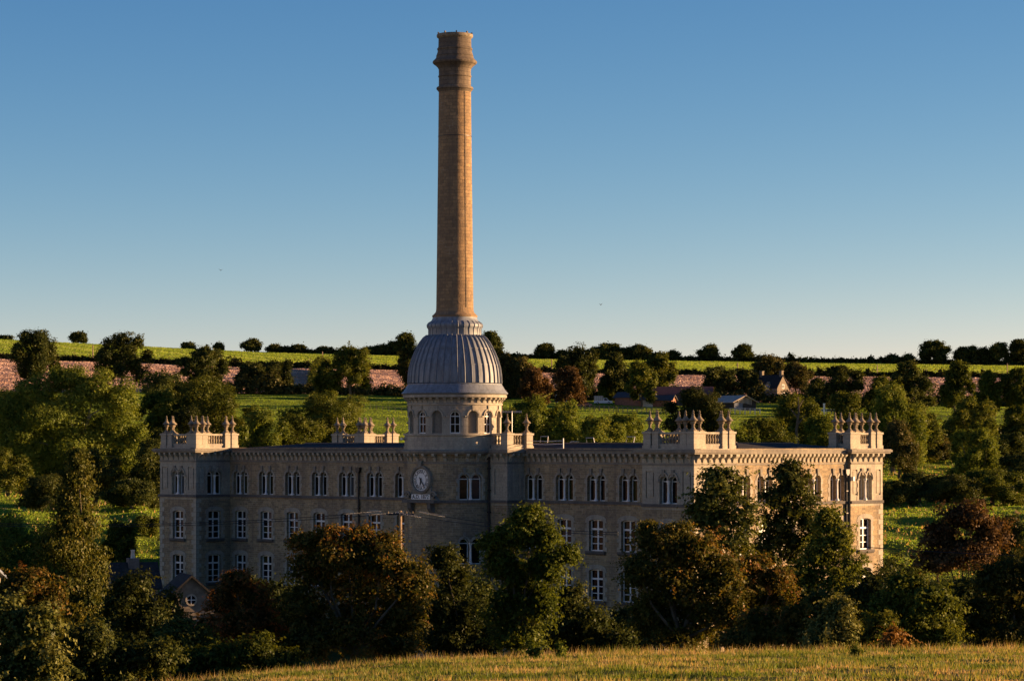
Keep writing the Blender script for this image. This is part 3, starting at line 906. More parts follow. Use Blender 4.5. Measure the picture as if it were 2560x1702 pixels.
# --- parapets with pedestals, balusters and urn finials
FIN = [(0.0, 0.0), (0.29, 0.0), (0.29, 0.12), (0.25, 0.15), (0.15, 0.26), (0.085, 0.38), (0.085, 0.43), (0.15, 0.455), (0.10, 0.50), (0.12, 0.57), (0.22, 0.67),
       (0.235, 0.71), (0.17, 0.74), (0.20, 0.78), (0.33, 0.82), (0.365, 0.86), (0.34, 0.90), (0.24, 0.99), (0.15, 1.10), (0.095, 1.21), (0.085, 1.25), (0.125, 1.29),
       (0.075, 1.35), (0.045, 1.43), (0.085, 1.48), (0.06, 1.54), (0.015, 1.64), (0.0, 1.66)]
mb = MB(); mb.lathe(FIN, 14); mb.box(-0.30, 0.30, -0.30, 0.30, -0.02, 0.09); me_fin = mb.mesh('finial', M['finial'])
BAL = [(0.0, 0.0), (0.11, 0.0), (0.11, 0.06), (0.06, 0.10), (0.10, 0.22), (0.115, 0.30), (0.09, 0.42), (0.055, 0.54), (0.075, 0.60), (0.11, 0.66), (0.11, 0.74), (0, 0.74)]
mb = MB(); mb.lathe(BAL, 10); me_bal = mb.mesh('baluster', M['finial'])
PZ = 16.54
def pedestal_mesh(w, d, extra=0.0):
    mb = MB()
    mb.box(-w / 2 - 0.05, w / 2 + 0.05, -d / 2 - 0.05, d / 2 + 0.05, -0.03, 0.30)
    mb.box(-w / 2, w / 2, -d / 2, d / 2, 0.30, 1.20)
    mb.box(-w / 2 - 0.07, w / 2 + 0.07, -d / 2 - 0.07, d / 2 + 0.07, 1.20, 1.36 + extra)
    return mb.mesh('pedestal', M['ashlar'])
me_pedc = pedestal_mesh(0.74, 0.74, 0.004)
me_pedn = pedestal_mesh(0.62, 0.62)
def parapet(x0, x1, y0, y1, nbx, nby, sides='FRBL', fin_all=True):
    mb = MB(); t = 0.16
    runs = {'F': (x0, x1, y0, 'x'), 'B': (x0, x1, y1, 'x'), 'R': (y0, y1, x1, 'y'), 'L': (y0, y1, x0, 'y')}
    i = 0.42
    for s in sides:
        a, b, c, ax = runs[s]
        sg = 1 if s in 'FL' else -1
        c2 = c + sg * i
        if ax == 'x':
            mb.box(a + 0.3, b - 0.3, c2 - t, c2 + t, PZ - 0.03, PZ + 0.42); mb.box(a + 0.3, b - 0.3, c2 - t - 0.05, c2 + t + 0.05, PZ + 1.17, PZ + 1.33)
        else:
            mb.box(c2 - t + 0.003, c2 + t - 0.003, a + 0.3, b - 0.3, PZ - 0.03, PZ + 0.417); mb.box(c2 - t - 0.047, c2 + t + 0.047, a + 0.3, b - 0.3, PZ + 1.173, PZ + 1.327)
    par = mb.build('parapet', M['ashlar'], mill)
    pts = []
    for cx, sx in ((x0 + i, 1), (x1 - i, -1)):
        for cy, sy in ((y0 + i, 1), (y1 - i, -1)):
            inst('pedestal', me_pedc, par, (cx, cy, PZ)); pts.append((cx, cy, 0.01))
            if x1 - x0 > 3.2:
                inst('pedestal', me_pedn, par, (cx + sx * 0.78, cy + sy * 0.02, PZ)); pts.append((cx + sx * 0.78, cy + sy * 0.02, 0.0))
            if y1 - y0 > 3.2:
                inst('pedestal', me_pedn, par, (cx + sx * 0.02, cy + sy * 0.78, PZ)); pts.append((cx + sx * 0.02, cy + sy * 0.78, 0.0))
    for (px, py, e) in pts:
        inst('finial', me_fin, par, (px, py, PZ + 1.36 + e), random.uniform(0, 1) * 0.05)
    for s in sides:
        a, b, c, ax = runs[s]
        sg = 1 if s in 'FL' else -1
        c2 = c + sg * i
        n = nbx if ax == 'x' else nby
        lo, hi = (a + 1.62, b - 1.62) if (b - a) > 3.2 else (a + 0.85, b - 0.85)
        for k in range(n):
            q = lo + (hi - lo) * (k + 0.5) / n
            inst('baluster', me_bal, par, (q, c2, PZ + 0.425) if ax == 'x' else (c2, q, PZ + 0.425))
    return par
parapet(-5.2, 0, 0, 5.1, 6, 6)
parapet(-63.84, -58.7, 0, 5.1, 6, 6)
parapet(-2.3, 0, 19.9, 24.4, 2, 5)
parapet(-63.4, -58.7, 21.0, 25.7, 5, 5)
# short balustrades on the central block, either side of the drum
for xs, side in ((-21.95, 1), (-33.3, -1)):
    mb = MB()
    mb.box(xs - 0.15, xs + 0.15, 2.4, 4.8, PZ - 0.1, PZ + 0.36); mb.box(xs - 0.2, xs + 0.2, 2.4, 4.8, PZ + 1.13, PZ + 1.27)
    xa, xb = (xs - 1.7, xs) if side > 0 else (xs, xs + 1.7)
    mb.box(xa, xb, 2.26, 2.54, PZ - 0.1, PZ + 0.357); mb.box(xa, xb, 2.2, 2.6, PZ + 1.133, PZ + 1.267)
    par = mb.build('parapet', M['ashlar'], mill)
    for (px, py, me) in ((xs, 2.42, me_pedc), (xs, 4.75, me_pedc)):
        inst('pedestal', me, par, (px, py, PZ - 0.07))
        inst('finial', me_fin, par, (px, py, PZ + 1.29))
    for y in (2.98, 3.3, 3.62, 3.94, 4.26):
        inst('baluster', me_bal, par, (xs, y, PZ + 0.36), 0, (1, 1, 1.03))
    for k in range(3):
        inst('baluster', me_bal, par, (xs - side * (0.6 + 0.33 * k), 2.4, PZ + 0.36), 0, (1, 1, 1.03))

# --- drum, dome and chimney
CXY = (BCX, BCY)
mb = MB(); mb.lathe([(BR + 0.02, 16.3), (BR + 0.02, 17.62), (BR + 0.14, 17.66), (BR + 0.14, 17.80), (BR - 0.3, 17.82)], 64, BCX, BCY, 0, 2 * PI, True, BR)
mb.build('drum_base', M['ashlar'], mill)
DR = BR - 0.02
DP = cyl_fn(BCX, BCY, DR)
ops = []
for k in range(16):
    u = DR * (-PI + PI / 8 * (k + 0.5) - PI / 16 + PI / 16)
    ops.append((DR * (-PI + PI / 8 * k + PI / 16), 0.88, 17.83, 19.25, 19.69))
# shift so that one opening faces the mill's front direction (angle 0)
off = PI / 16
def DPo(u, z, d=0.0):
    return DP(u + DR * off, z, d)
mb = MB(); wall(mb, DPo, -DR * PI, DR * PI, [(17.80, 20.6, ops)], 0.26, 0.2); mb.build('drum_wall', M['ashlar'], mill)
mb = MB(); mb.lathe([(DR - 0.25, 17.7), (DR - 0.25, 20.6)], 64, BCX, BCY, 0, 2 * PI, True, DR); mb.build('drum_core', M['trim'], mill)
me_dl = light_frame(0.84, 0.0, 1.40, 1.84).mesh('drum_sash', M['white'])
mb = MB(); mb.box(-0.025, 0.025, -0.03, 0.03, 0.05, 1.80); mb.box(-0.4, 0.4, -0.028, 0.02, 0.72, 0.77); me_dm = mb.mesh('glazing_bar', M['white'])
mb = MB(); arch_poly(mb, 0.78, 0.05, 1.40, 1.80, 0.035); me_dp = mb.mesh('pane', M['glass'])
mb = MB()
o = arch_pts(1.14, 1.42, 2.02, 12); i_ = arch_pts(0.9, 1.42, 1.88, 12)
for k in range(12):
    q4 = [o[k], i_[k], i_[k + 1], o[k + 1]]
    mb.face([(q[0], -0.06, q[1]) for q in q4]); mb.face([(q4[0][0], -0.06, q4[0][1]), (q4[3][0], -0.06, q4[3][1]), (q4[3][0], 0.05, q4[3][1]), (q4[0][0], 0.05, q4[0][1])])
for s in (-1, 1):
    a, b = sorted((s * 0.46, s * 0.74)); mb.box(a, b, -0.05, 0.06, 1.33, 1.44)
mb.prism([(-0.07, 1.85), (0.07, 1.85), (0.10, 2.30), (-0.10, 2.30)], 'y', -0.09, 0.05)
me_dsur = mb.mesh('drum_arch', M['ashlar'])
for k in range(16):
    t = -PI + PI / 8 * k + PI / 16 + off
    w = inst('drum_window' if k % 2 == 1 else 'blind_arch', me_dsur, mill, DP(DR * t, 17.83, 0.0), t)
    if k % 2 == 1:
        inst('frame', me_dl, w, (0, 0.2, 0)); inst('glazing_bar', me_dm, w, (0, 0.2, 0)); inst('pane', me_dp, w, (0, 0.19, 0))
mb = MB()
mb.lathe([(DR - 0.1, 20.16), (DR + 0.1, 20.18), (DR + 0.1, 20.30), (DR + 0.02, 20.34), (DR + 0.02, 20.74), (DR + 0.36, 20.76), (DR + 0.44, 20.80), (DR + 0.44, 21.02), (DR + 0.34, 21.06)], 72, BCX, BCY, 0, 2 * PI, True, DR)
mb.build('drum_cornice', M['ashlar'], mill)
mb = MB(); mb.prism([(0.03, 0.40), (0.03, 0.0), (-0.06, 0.0), (-0.10, 0.14), (-0.20, 0.24), (-0.32, 0.30), (-0.32, 0.40)], 'x', -0.10, 0.10); me_brk3 = mb.mesh('bracket', M['ashlar'])
for k in range(44):
    t = 2 * PI * k / 44
    inst('bracket', me_brk3, mill, cyl_fn(BCX, BCY, DR + 0.02)(DR * 0 + (DR + 0.02) * t, 20.35, 0), t)
def px(y):
    return EYE + (1108 - y) / 29.9
mb = MB()
mb.lathe([(DR + 0.30, 21.05), (DR + 0.50, 21.08), (DR + 0.56, 21.16), (DR + 0.50, 21.24), (DR + 0.38, 21.36), (DR + 0.24, 21.56), (DR + 0.10, 21.80), (DR + 0.05, 21.86), (DR + 0.06, 21.94), (DR - 0.02, 21.98)], 80, BCX, BCY, 0, 2 * PI, True, DR)
mb.build('dome_skirt', M['lead'], mill)
DOME = [(116, 958), (115.5, 945), (114.5, 933), (112.5, 920), (109, 907.5), (104.5, 894), (99.5, 882), (93.5, 869.5), (86.5, 857), (78, 846), (70, 840), (66, 838)]
DOME = [(r / 29.9, px(y)) for r, y in DOME]
mb = MB(); mb.lathe(DOME, 80, BCX, BCY, 0, 2 * PI, True, 4.0)
dome = mb.build('dome', M['lead'], mill)
for sy in (913, 873):                      # welts between the lead bays
    z = px(sy); r = np.interp(z, [q[1] for q in DOME], [q[0] for q in DOME])
    mb = MB(); mb.lathe([(r - 0.03, z - 0.05), (r + 0.025, z - 0.03), (r + 0.025, z + 0.03), (r - 0.05, z + 0.05)], 80, BCX, BCY); mb.build('lead_welt', M['lead'], dome)
def rib_mesh():
    mb = MB(); w = 0.04
    prev = None
    for j, (r, z) in enumerate(DOME[:-1]):
        r1, z1 = DOME[j + 1]
        if j == 0: n = Vector((1, 0))
        else:
            r0, z0 = DOME[j - 1]; n = Vector((z1 - z0, -(r1 - r0))).normalized()
        ww = w * (0.55 + 0.45 * r / 3.88)
        ring = []
        for (a, h) in ((-1.2, -0.03), (-1.0, 0.06), (0.0, 0.105), (1.0, 0.06), (1.2, -0.03)):
            ring.append((r + n.x * h, a * ww, z + n.y * h))
        if prev:
            for k in range(4):
                mb.face([prev[k], prev[k + 1], ring[k + 1], ring[k]], None, True)
        else:
            mb.face(list(reversed(ring)))
        prev = ring
    mb.face(prev)
    return mb.mesh('rib', M['lead_rib'])
me_rib = rib_mesh()
for k in range(40):
    inst('rib', me_rib, dome, (BCX, BCY, 0), 2 * PI * (k + 0.35) / 40)
mb = MB()
NECK = [(66, 838.5), (65.5, 824), (66.5, 822), (69, 818), (69.5, 813), (67, 809), (61, 805), (57, 799), (55.5, 795), (55.5, 793.5)]
mb.lathe([(r / 29.9, px(y)) for r, y in NECK], 64, BCX, BCY, 0, 2 * PI, True, 2.0)
neck = mb.build('lantern_neck', M['lead'], mill)
for k in range(28):                        # lead rolls round the collar
    t = 2 * PI * k / 28
    mb = None
    if k == 0:
        m0 = MB(); m0.tube([(66 / 29.9, 0, px(838)), (66.2 / 29.9, 0, px(823)), (69.6 / 29.9, 0, px(818)), (70 / 29.9, 0, px(813)), (67 / 29.9, 0, px(808.5)), (60 / 29.9, 0, px(804))], 0.035, 5); me_roll = m0.mesh('lead_roll', M['lead_rib'])
    inst('lead_roll', me_roll, neck, (BCX, BCY, 0), t)
CB = [(56, 793.5), (56.8, 792), (56.5, 789), (53.5, 786.5), (49, 782), (47.2, 778), (46.5, 770), (45.6, 700), (44.4, 600), (43.3, 500), (42.5, 440), (41.4, 340), (40.4, 245), (40.2, 232)]
mb = MB(); mb.lathe([(r / 29.9, px(y)) for r, y in CB], 56, BCX, BCY, 0, 2 * PI, True, 1.45)
stack = mb.build('chimney_stack', M['stack'], mill)
HEAD = [(40.2, 232), (41, 230), (44, 226.5), (46, 224), (46, 221), (44.5, 219), (41, 217.5), (40.2, 216), (40.0, 195), (41.6, 194), (41.6, 191), (40.0, 190), (40.2, 176), (40.8, 174), (43, 170), (48, 165), (53, 161.5), (55.3, 159), (55.6, 156), (54, 153.5),
        (50, 150), (47, 146), (46.2, 143), (47, 141.5), (46, 140), (43.4, 132), (42.6, 127.5), (44, 126), (44, 122.5), (42.3, 121), (41.2, 118), (40.8, 100), (40.8, 97.5)]
mb = MB(); mb.lathe([(r / 29.9, px(y)) for r, y in HEAD], 56, BCX, BCY, 0, 2 * PI, True, 1.45)
mb.build('stack_head', M['stack_dark'], stack)
CAP = [(40.8, 97.6), (44.5, 95), (45.4, 93), (45.4, 88.5), (43.5, 87), (33, 86.6), (32, 88), (32, 130)]
mb = MB(); mb.lathe([(r / 29.9, px(y)) for r, y in CAP], 56, BCX, BCY, 0, 2 * PI, True, 1.45)
mb.build('stack_cap', M['finial'], stack)
mb = MB(); mb.box(-0.06, 0.06, -0.05, 0.05, 0.0, 0.14); me_lug = mb.mesh('cap_lug', M['stack_dark'])
for k in range(9):
    t = 2 * PI * k / 9
    inst('cap_lug', me_lug, stack, (BCX + 1.42 * math.cos(t), BCY + 1.42 * math.sin(t), px(87.2)), t)
# lightning conductor and an iron hoop on the shaft (seen right of the middle)
def stack_pt(y, ang, ex):
    prof = [(r / 29.9, px(yy)) for r, yy in CB]
    r = np.interp(px(y), [q[1] for q in prof], [q[0] for q in prof]) + ex
    return (BCX + r * math.cos(ang), BCY + r * math.sin(ang), px(y))
cond_ang = math.atan2(-0.78, 0.62) - MILL_A
mb = MB(); mb.tube([stack_pt(y, cond_ang, 0.03) for y in (232, 300, 400, 500, 600, 700, 770)], 0.017, 5); mb.build('lightning_conductor', M['black'], stack)
for y in (342,):
    r = stack_pt(y, 0, 0.0)[0] - BCX
    mb = MB(); mb.lathe([(r - 0.02, px(y) - 0.03), (r + 0.022, px(y) - 0.025), (r + 0.022, px(y) + 0.025), (r - 0.02, px(y) + 0.03)], 48, BCX, BCY); mb.build('iron_hoop', M['black'], stack)

# --- clock tablet on the bow front
FY = BCY - BR - 0.14                       # plane of the tablet
def disc(mb, r0, r1, y, zc, xc=0.0, n=40):
    for k in range(n):
        a, b = 2 * PI * k / n, 2 * PI * (k + 1) / n
        P = lambda r, t: (xc + r * math.sin(t), y, zc + r * math.cos(t))
        if r0 < 1e-6: mb.face([P(0, 0), P(r1, b), P(r1, a)])
        else: mb.face([P(r0, a), P(r0, b), P(r1, b), P(r1, a)])
CZ = 14.0
mb = MB()
for k in range(40):                        # stone ring round the dial
    a, b = 2 * PI * k / 40, 2 * PI * (k + 1) / 40
    prof = [(1.18, 0.5), (1.18, 0.0), (1.08, -0.06), (0.97, -0.02), (0.92, 0.12)]
    for (r0, y0), (r1, y1) in zip(prof[:-1], prof[1:]):
        P = lambda r, t, y: (r * math.sin(t), y, CZ + r * math.cos(t))
        mb.face([P(r0, b, y0), P(r0, a, y0), P(r1, a, y1), P(r1, b, y1)])
tab = mb.build('clock', M['trim'], mill, (BCX, FY, 0))
mb = MB(); mb.prism([(-1.78, 12.33), (1.78, 12.33), (1.5, 12.62), (1.18, 13.0), (1.05, 13.4), (1.0, 13.9), (-1.0, 13.9), (-1.05, 13.4), (-1.18, 13.0), (-1.45, 12.62)], 'y', 0.125, 0.6)
mb.build('tablet', M['trim'], tab)
mb = MB(); mb.prism([(-0.17, 15.05), (0.17, 15.05), (0.24, 15.6), (-0.24, 15.6)], 'y', -0.10, 0.3); mb.build('keystone', M['trim'], tab)
for s in (-1, 1):
    mb = MB(); prof = []
    for k in range(22):
        t = k / 21; a = PI * 2.6 * t; r = 0.34 * (1 - 0.72 * t)
        prof.append((s * (1.50 - 0.0 + r * math.cos(a)), -0.02, 12.72 + r * math.sin(a)))
    mb.tube(prof, 0.09, 6); mb.build('scroll', M['trim'], tab)
    mb = MB(); mb.prism([(0.35, 12.1), (0.35, 11.3), (0.1, 11.3), (-0.16, 11.65), (-0.2, 12.1)], 'x', s * 1.15 - 0.2, s * 1.15 + 0.2); mb.build('console', M['dark_trim'], tab)
mb = MB(); mb.box(-1.85, 1.85, -0.30, 0.6, 12.098, 12.335); mb.build('ledge', M['dark_trim'], tab)
mb = MB(); disc(mb, 0, 0.90, 0.10, CZ); face = mb.build('dial', M['white'], tab)
mb = MB(); disc(mb, 0.55, 0.575, 0.096, CZ); disc(mb, 0.80, 0.82, 0.096, CZ); mb.build('dial_ring', M['black_letter'], tab)
def text_mesh(body, size, mat, name):
    cu = bpy.data.curves.new(name, 'FONT')
    cu.body = body; cu.size = size; cu.align_x = 'CENTER'; cu.align_y = 'CENTER'; cu.extrude = 0.008; cu.offset = 0.003
    o = bpy.data.objects.new(name, cu); COL.objects.link(o)
    dg = bpy.context.evaluated_depsgraph_get(); dg.update()
    me = bpy.data.meshes.new_from_object(o.evaluated_get(dg))
    bpy.data.objects.remove(o)
    me.materials.clear(); me.materials.append(mat)
    return me
ROM = ['XII', 'I', 'II', 'III', 'IIII', 'V', 'VI', 'VII', 'VIII', 'IX', 'X', 'XI']
for k, s in enumerate(ROM):
    t = 2 * PI * k / 12
    me = text_mesh(s, 0.36, M['black_letter'], 'numeral')
    o = bpy.data.objects.new('numeral', me); link(o, tab)
    o.matrix_local = Matrix.Translation((0.69 * math.sin(t), 0.09, CZ + 0.69 * math.cos(t))) @ Matrix.Rotation(t, 4, 'Y') @ Matrix.Rotation(H, 4, 'X')
def hand(name, ang, L, wd, tail, y):
    mb = MB(); mb.prism([(-wd, -tail), (wd, -tail), (wd * 1.3, 0.0), (wd * 1.5, L * 0.6), (0.0, L), (-wd * 1.5, L * 0.6), (-wd * 1.3, 0.0)], 'y', -0.012, 0.012)
    o = mb.build(name, M['black_letter'], tab); o.location = (0, y, CZ); o.rotation_euler = (0, ang, 0)
hand('hour_hand', R(192), 0.52, 0.035, 0.16, 0.06)
hand('minute_hand', R(144), 0.80, 0.026, 0.26, 0.03)
mb = MB(); disc(mb, 0, 0.07, 0.01, CZ, 0, 16); mb.build('hand_boss', M['black_letter'], tab)
mb = MB(); mb.box(-1.08, 1.08, 0.04, 0.2, 12.38, 12.80); plq = mb.build('date_plaque', M['white'], tab)
o = bpy.data.objects.new('lettering', text_mesh('A.D. 1872', 0.47, M['black_letter'], 'lettering')); link(o, tab)
o.matrix_local = Matrix.Translation((0, 0.03, 12.585)) @ Matrix.Rotation(H, 4, 'X')

# --- rainwater pipes, roof rail, small roof things
def downpipe(P, u, ztop, zbot, ang):
    mb = MB(); p = P(u, 0, -0.13)
    mb.tube([(p[0], p[1], ztop - 0.3), (p[0], p[1], zbot)], 0.085, 8)
    o = mb.build('downpipe', M['black'], mill)
    mb = MB(); mb.prism([(-0.24, 0.5), (-0.24, 0.2), (-0.1, 0.0), (0.1, 0.0), (0.24, 0.2), (0.24, 0.5)], 'y', -0.18, 0.1); mb.build('hopper', M['black'], o, P(u, ztop - 0.35, -0.13), ang)
    for z in np.arange(zbot + 0.5, ztop - 0.5, 1.8):
        mb = MB(); mb.box(-0.12, 0.12, -0.11, 0.13, 0, 0.08); mb.build('pipe_clip', M['black'], o, P(u, float(z), -0.13), ang)
downpipe(MAIN, -41.35, 14.75, 0, 0)
downpipe(END, 19.62, 14.75, 0, H)
downpipe(BF, BX1 - 1.95, 16.0, 0, 0)
mb = MB(); mb.box(-0.09, 0.09, -0.28, -0.02, 13.95, 14.3); mb.build('wall_lamp', M['white'], mill, (0, 20.0, 0), H)
rail = empty('roof_railing', (0, 0, 0), 0, mill)
mb = MB(); mb.tube([(-17.6, 4.5, 16.4), (-17.6, 4.5, 17.42)], 0.05, 6); mb.build('post', M['white'], rail)
for z in (17.22, 16.95, 16.60):
    mb = MB(); mb.tube([(-17.6, 4.5, z), (-19.6, 4.45, z - 0.045), (-21.6, 4.4, z - 0.0)], 0.022, 5); mb.build('rail', M['white'], rail)
# white hatch stays standing along the roof (native x positions in the photograph)
def to_mill(p):
    dx, dy = p[0] - MILL_O[0], p[1] - MILL_O[1]
    return Vector((dx * CA + dy * SA, -dx * SA + dy * CA, p[2]))
for xn, hgt, tilt in ((1359, 0.75, 0.15), (1425, 0.30, 0.9), (1478, 0.62, -0.25), (1573, 0.70, 0.3)):
    D = 236 - (xn - 1350) * 0.04
    p = to_mill(W(xn, 1108, D)); z0 = 16.85
    mb = MB()
    w = 0.32
    mb.tube([(-w + tilt * 0.0, 0, 0), (-w + tilt * 0.5, 0, hgt), (w + tilt * 0.5, 0, hgt), (w, 0, 0)], 0.035, 5)
    mb.build('hatch_stay', M['white'], mill, (p.x, p.y, z0), -MILL_A)
ant = empty('tv_aerial', (0, 0, 0), 0, mill)
p0 = to_mill(W(1255, 1029, 225.5)); p1 = to_mill(W(1303, 1029, 224.5)); pm = to_mill(W(1280, 1029, 225))
mb = MB(); mb.tube([(pm.x, pm.y, 16.6), (pm.x, pm.y, p0.z + 0.05)], 0.03, 6); mb.build('mast', M['grey_metal'], ant)
mb = MB(); mb.tube([p0, p1], 0.03, 5); mb.build('boom', M['grey_metal'], ant)
for k in range(13):
    q = p0.lerp(p1, k / 12); mb = MB(); mb.tube([q + Vector((0.02, -0.02, -0.11)), q + Vector((-0.02, 0.02, 0.11))], 0.014, 4); mb.build('element', M['grey_metal'], ant)
mb = MB(); mb.box(-0.14, 0.14, -0.2, 0.1, 0, 0.16); mb.build('security_light', M['white'], mill, (-33.75, 1.95, 17.3))

# ------------------------------------------------------------------ foliage
def sub_lobes(rng, L, k):
    """break every lobe into a core and k smaller clumps standing out of it"""
    out = []
    for (cx, cy, cz, rx, ry, rz) in L:
        out.append((cx, cy, cz, rx * 0.72, ry * 0.72, rz * 0.72))
        for j in range(k):
            z = 1 - 2 * (j + rng.uniform(0.2, 0.8)) / k
            a = j * 2.39996 + rng.uniform(-0.5, 0.5)
            h = math.sqrt(max(0, 1 - z * z)); q = rng.uniform(0.62, 0.78); f = rng.uniform(0.30, 0.46)
            out.append((cx + rx * q * h * math.cos(a), cy + ry * q * h * math.sin(a), cz + rz * q * z, rx * f, ry * f, rz * f * 0.9))
    return np.array(out)

def leaf_cloud(rng, L, density, per, leaf, spread, inner, up=0.35, cull=0.62, droop=0.0, aspect=0.55, tint_scale=0.6, tint_mid=0.45, tint_amp=0.5, minc=24, sub=6, sprays=0, spray_len=0.7):
    """L: (n,6) lobes cx,cy,cz,rx,ry,rz. Leaf-sized diamonds gathered in sprays over the surface of every lobe."""
    L0 = np.asarray(L, float)
    L = sub_lobes(rng, L0, sub) if sub else L0
    P, Dn = [], []
    for i, (cx, cy, cz, rx, ry, rz) in enumerate(L):
        area = 4 * PI * ((rx * ry) ** 1.6 / 3 + (rx * rz) ** 1.6 / 3 + (ry * rz) ** 1.6 / 3) ** (1 / 1.6)
        n = max(minc, int(area * density))
        d = rng.normal(size=(n, 3)); d /= np.linalg.norm(d, axis=1)[:, None]
        bump = 1 + 0.16 * np.sin(d[:, 0] * 5.1 + i) * np.sin(d[:, 2] * 6.3 + i * 2.1) + 0.1 * np.sin(d[:, 1] * 9.0 + i)
        rr = (1 - np.abs(rng.normal(size=n)) * 0.16) * bump
        p = np.array([cx, cy, cz]) + d * np.array([rx, ry, rz]) * rr[:, None]
        keep = np.ones(n, bool)
        near_j = np.nonzero((np.abs(L[:, 0] - cx) < L[:, 3] + rx * 1.3) & (np.abs(L[:, 1] - cy) < L[:, 4] + ry * 1.3) & (np.abs(L[:, 2] - cz) < L[:, 5] + rz * 1.3))[0]
        for j in near_j:
            if j == i: continue
            ax, ay, az, bx, by, bz = L[j]
            q = ((p[:, 0] - ax) / bx) ** 2 + ((p[:, 1] - ay) / by) ** 2 + ((p[:, 2] - az) / bz) ** 2
            keep &= ~((q < cull) & (rng.random(n) < 0.88))
        P.append(p[keep]); Dn.append(d[keep])
    P = np.concatenate(P); Dn = np.concatenate(Dn)
    n = len(P)
    ph = rng.uniform(0, 6.28, 6)
    s = tint_scale
    tn = (np.sin(P[:, 0] * s * 1.3 + ph[0]) + np.sin(P[:, 1] * s * 1.1 + ph[1]) + np.sin(P[:, 2] * s * 1.7 + ph[2]) + np.sin((P[:, 0] + P[:, 2]) * s * 2.9 + ph[3])) / 4
    tc = tint_mid + tint_amp * (0.55 * tn + 0.5 * rng.normal(size=n) * 0.5)
    if sprays:                             # leafy shoots that stand out of the outline
        ns = int(sprays * len(L0)); li = rng.integers(0, n, ns)
        st, sd = P[li], Dn[li] * np.array([1, 1, 0.6]) + np.array([0, 0, 0.35]) + rng.normal(size=(ns, 3)) * 0.3
        ln = spray_len * rng.uniform(0.4, 1.1, ns)
        q = np.arange(9) / 8.0
        SP = st[:, None, :] + sd[:, None, :] * (ln[:, None] * q[None, :])[:, :, None]
        SP[:, :, 2] -= (ln[:, None] * 0.45 * q[None, :] ** 2)
        P = np.concatenate([P, SP.reshape(-1, 3)]); Dn = np.concatenate([Dn, np.repeat(sd, 9, 0)])
        tc = np.concatenate([tc, np.repeat(np.clip(tc[li] + 0.1, 0, 1), 9)]); n = len(P)
        keepper = np.concatenate([np.full(n - ns * 9, per), np.full(ns * 9, 2)])
    else:
        keepper = np.full(n, per)
    idx = np.repeat(np.arange(n), keepper)
    m = len(idx)
    off = rng.normal(size=(m, 3)) * spread * np.where(keepper[idx] < per, 0.25, 1.0)[:, None]
    off[:, 2] *= 0.7
    off[:, 2] -= droop * np.abs(off[:, 2])
    C = P[idx] + off
    N = Dn[idx] * 0.95 + np.array([0, 0, up]) + rng.normal(size=(m, 3)) * 0.42
    sz = leaf * rng.uniform(0.55, 1.35, m)
    T = tc[idx] + rng.normal(size=m) * 0.10
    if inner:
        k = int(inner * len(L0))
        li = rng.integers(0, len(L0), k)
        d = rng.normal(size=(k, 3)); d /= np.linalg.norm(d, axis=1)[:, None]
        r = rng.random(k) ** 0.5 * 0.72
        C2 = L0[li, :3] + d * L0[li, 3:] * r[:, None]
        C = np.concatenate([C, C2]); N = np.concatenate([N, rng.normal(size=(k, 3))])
        sz = np.concatenate([sz, np.full(k, leaf * 2.6)]); T = np.concatenate([T, np.full(k, 0.0)])  # inner leaves get the darkest tint: crown shade put into the colour
        m += k
    N /= np.linalg.norm(N, axis=1)[:, None] + 1e-9
    a = rng.normal(size=(m, 3)); A = np.cross(N, a); A /= np.linalg.norm(A, axis=1)[:, None] + 1e-9
    if droop:
        A = A * (1 - droop) + np.array([0, 0, -1.0]) * droop; A /= np.linalg.norm(A, axis=1)[:, None] + 1e-9
    B = np.cross(N, A); B /= np.linalg.norm(B, axis=1)[:, None] + 1e-9
    A = A * sz[:, None] * 0.62; B = B * sz[:, None] * 0.62 * aspect
    B = B * 1.5
    V = np.stack([C + A, C - A * 0.7 + B, C - A * 0.7 - B], 1).reshape(-1, 3)
    F = np.arange(m * 3).reshape(-1, 3)
    return V, F, np.clip(T, 0, 1)

def limb_mesh(rng, base, L, r0, mat, name='trunk', nmax=14, fork=0.35):
    mb = MB()
    L = np.asarray(L, float)
    cen = np.average(L[:, :3], axis=0, weights=L[:, 3])
    top = L[:, 2].max()
    b = Vector(base); h = top - b.z
    f = Vector((b.x + (cen[0] - b.x) * 0.25, b.y + (cen[1] - b.y) * 0.25, b.z + h * fork))
    pts = [b - Vector((0, 0, 0.4)), b.lerp(f, 0.5) + Vector((rng.normal() * 0.03 * h, 0, 0)), f]
    mb.tube(pts, [r0 * 1.25, r0, r0 * 0.8], 7)
    order = np.argsort(-L[:, 3])[:nmax]
    for i in order:
        c = Vector(L[i, :3])
        mid = f.lerp(c, 0.5) + Vector((rng.normal(), rng.normal(), rng.normal() + 0.4)) * (0.07 * (c - f).length)
        end = c + Vector((0, 0, L[i, 5] * 0.4))
        mb.tube([f, mid, c, end], [r0 * 0.42, r0 * 0.26, r0 * 0.15, r0 * 0.05], 5, False)
    return mb.mesh(name, mat)

PXLIST = []
def make_tree(name, label, cat, base, L, mat, seed, density, per, leaf, spread, inner=200, r0=0.2, bark='bark', group=None, fork=0.35, **kw):
    rng = np.random.default_rng(seed)
    t = empty(name, base)
    tag(t, label, cat, group)
    Lr = np.asarray(L, float).copy(); Lr[:, :3] -= np.array(base)
    V, F, T = leaf_cloud(rng, Lr, density, per, leaf, spread, inner, **kw)
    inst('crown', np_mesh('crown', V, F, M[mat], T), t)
    inst('trunk', limb_mesh(rng, (0, 0, 0), Lr, r0, M[bark], fork=fork), t)
    return t

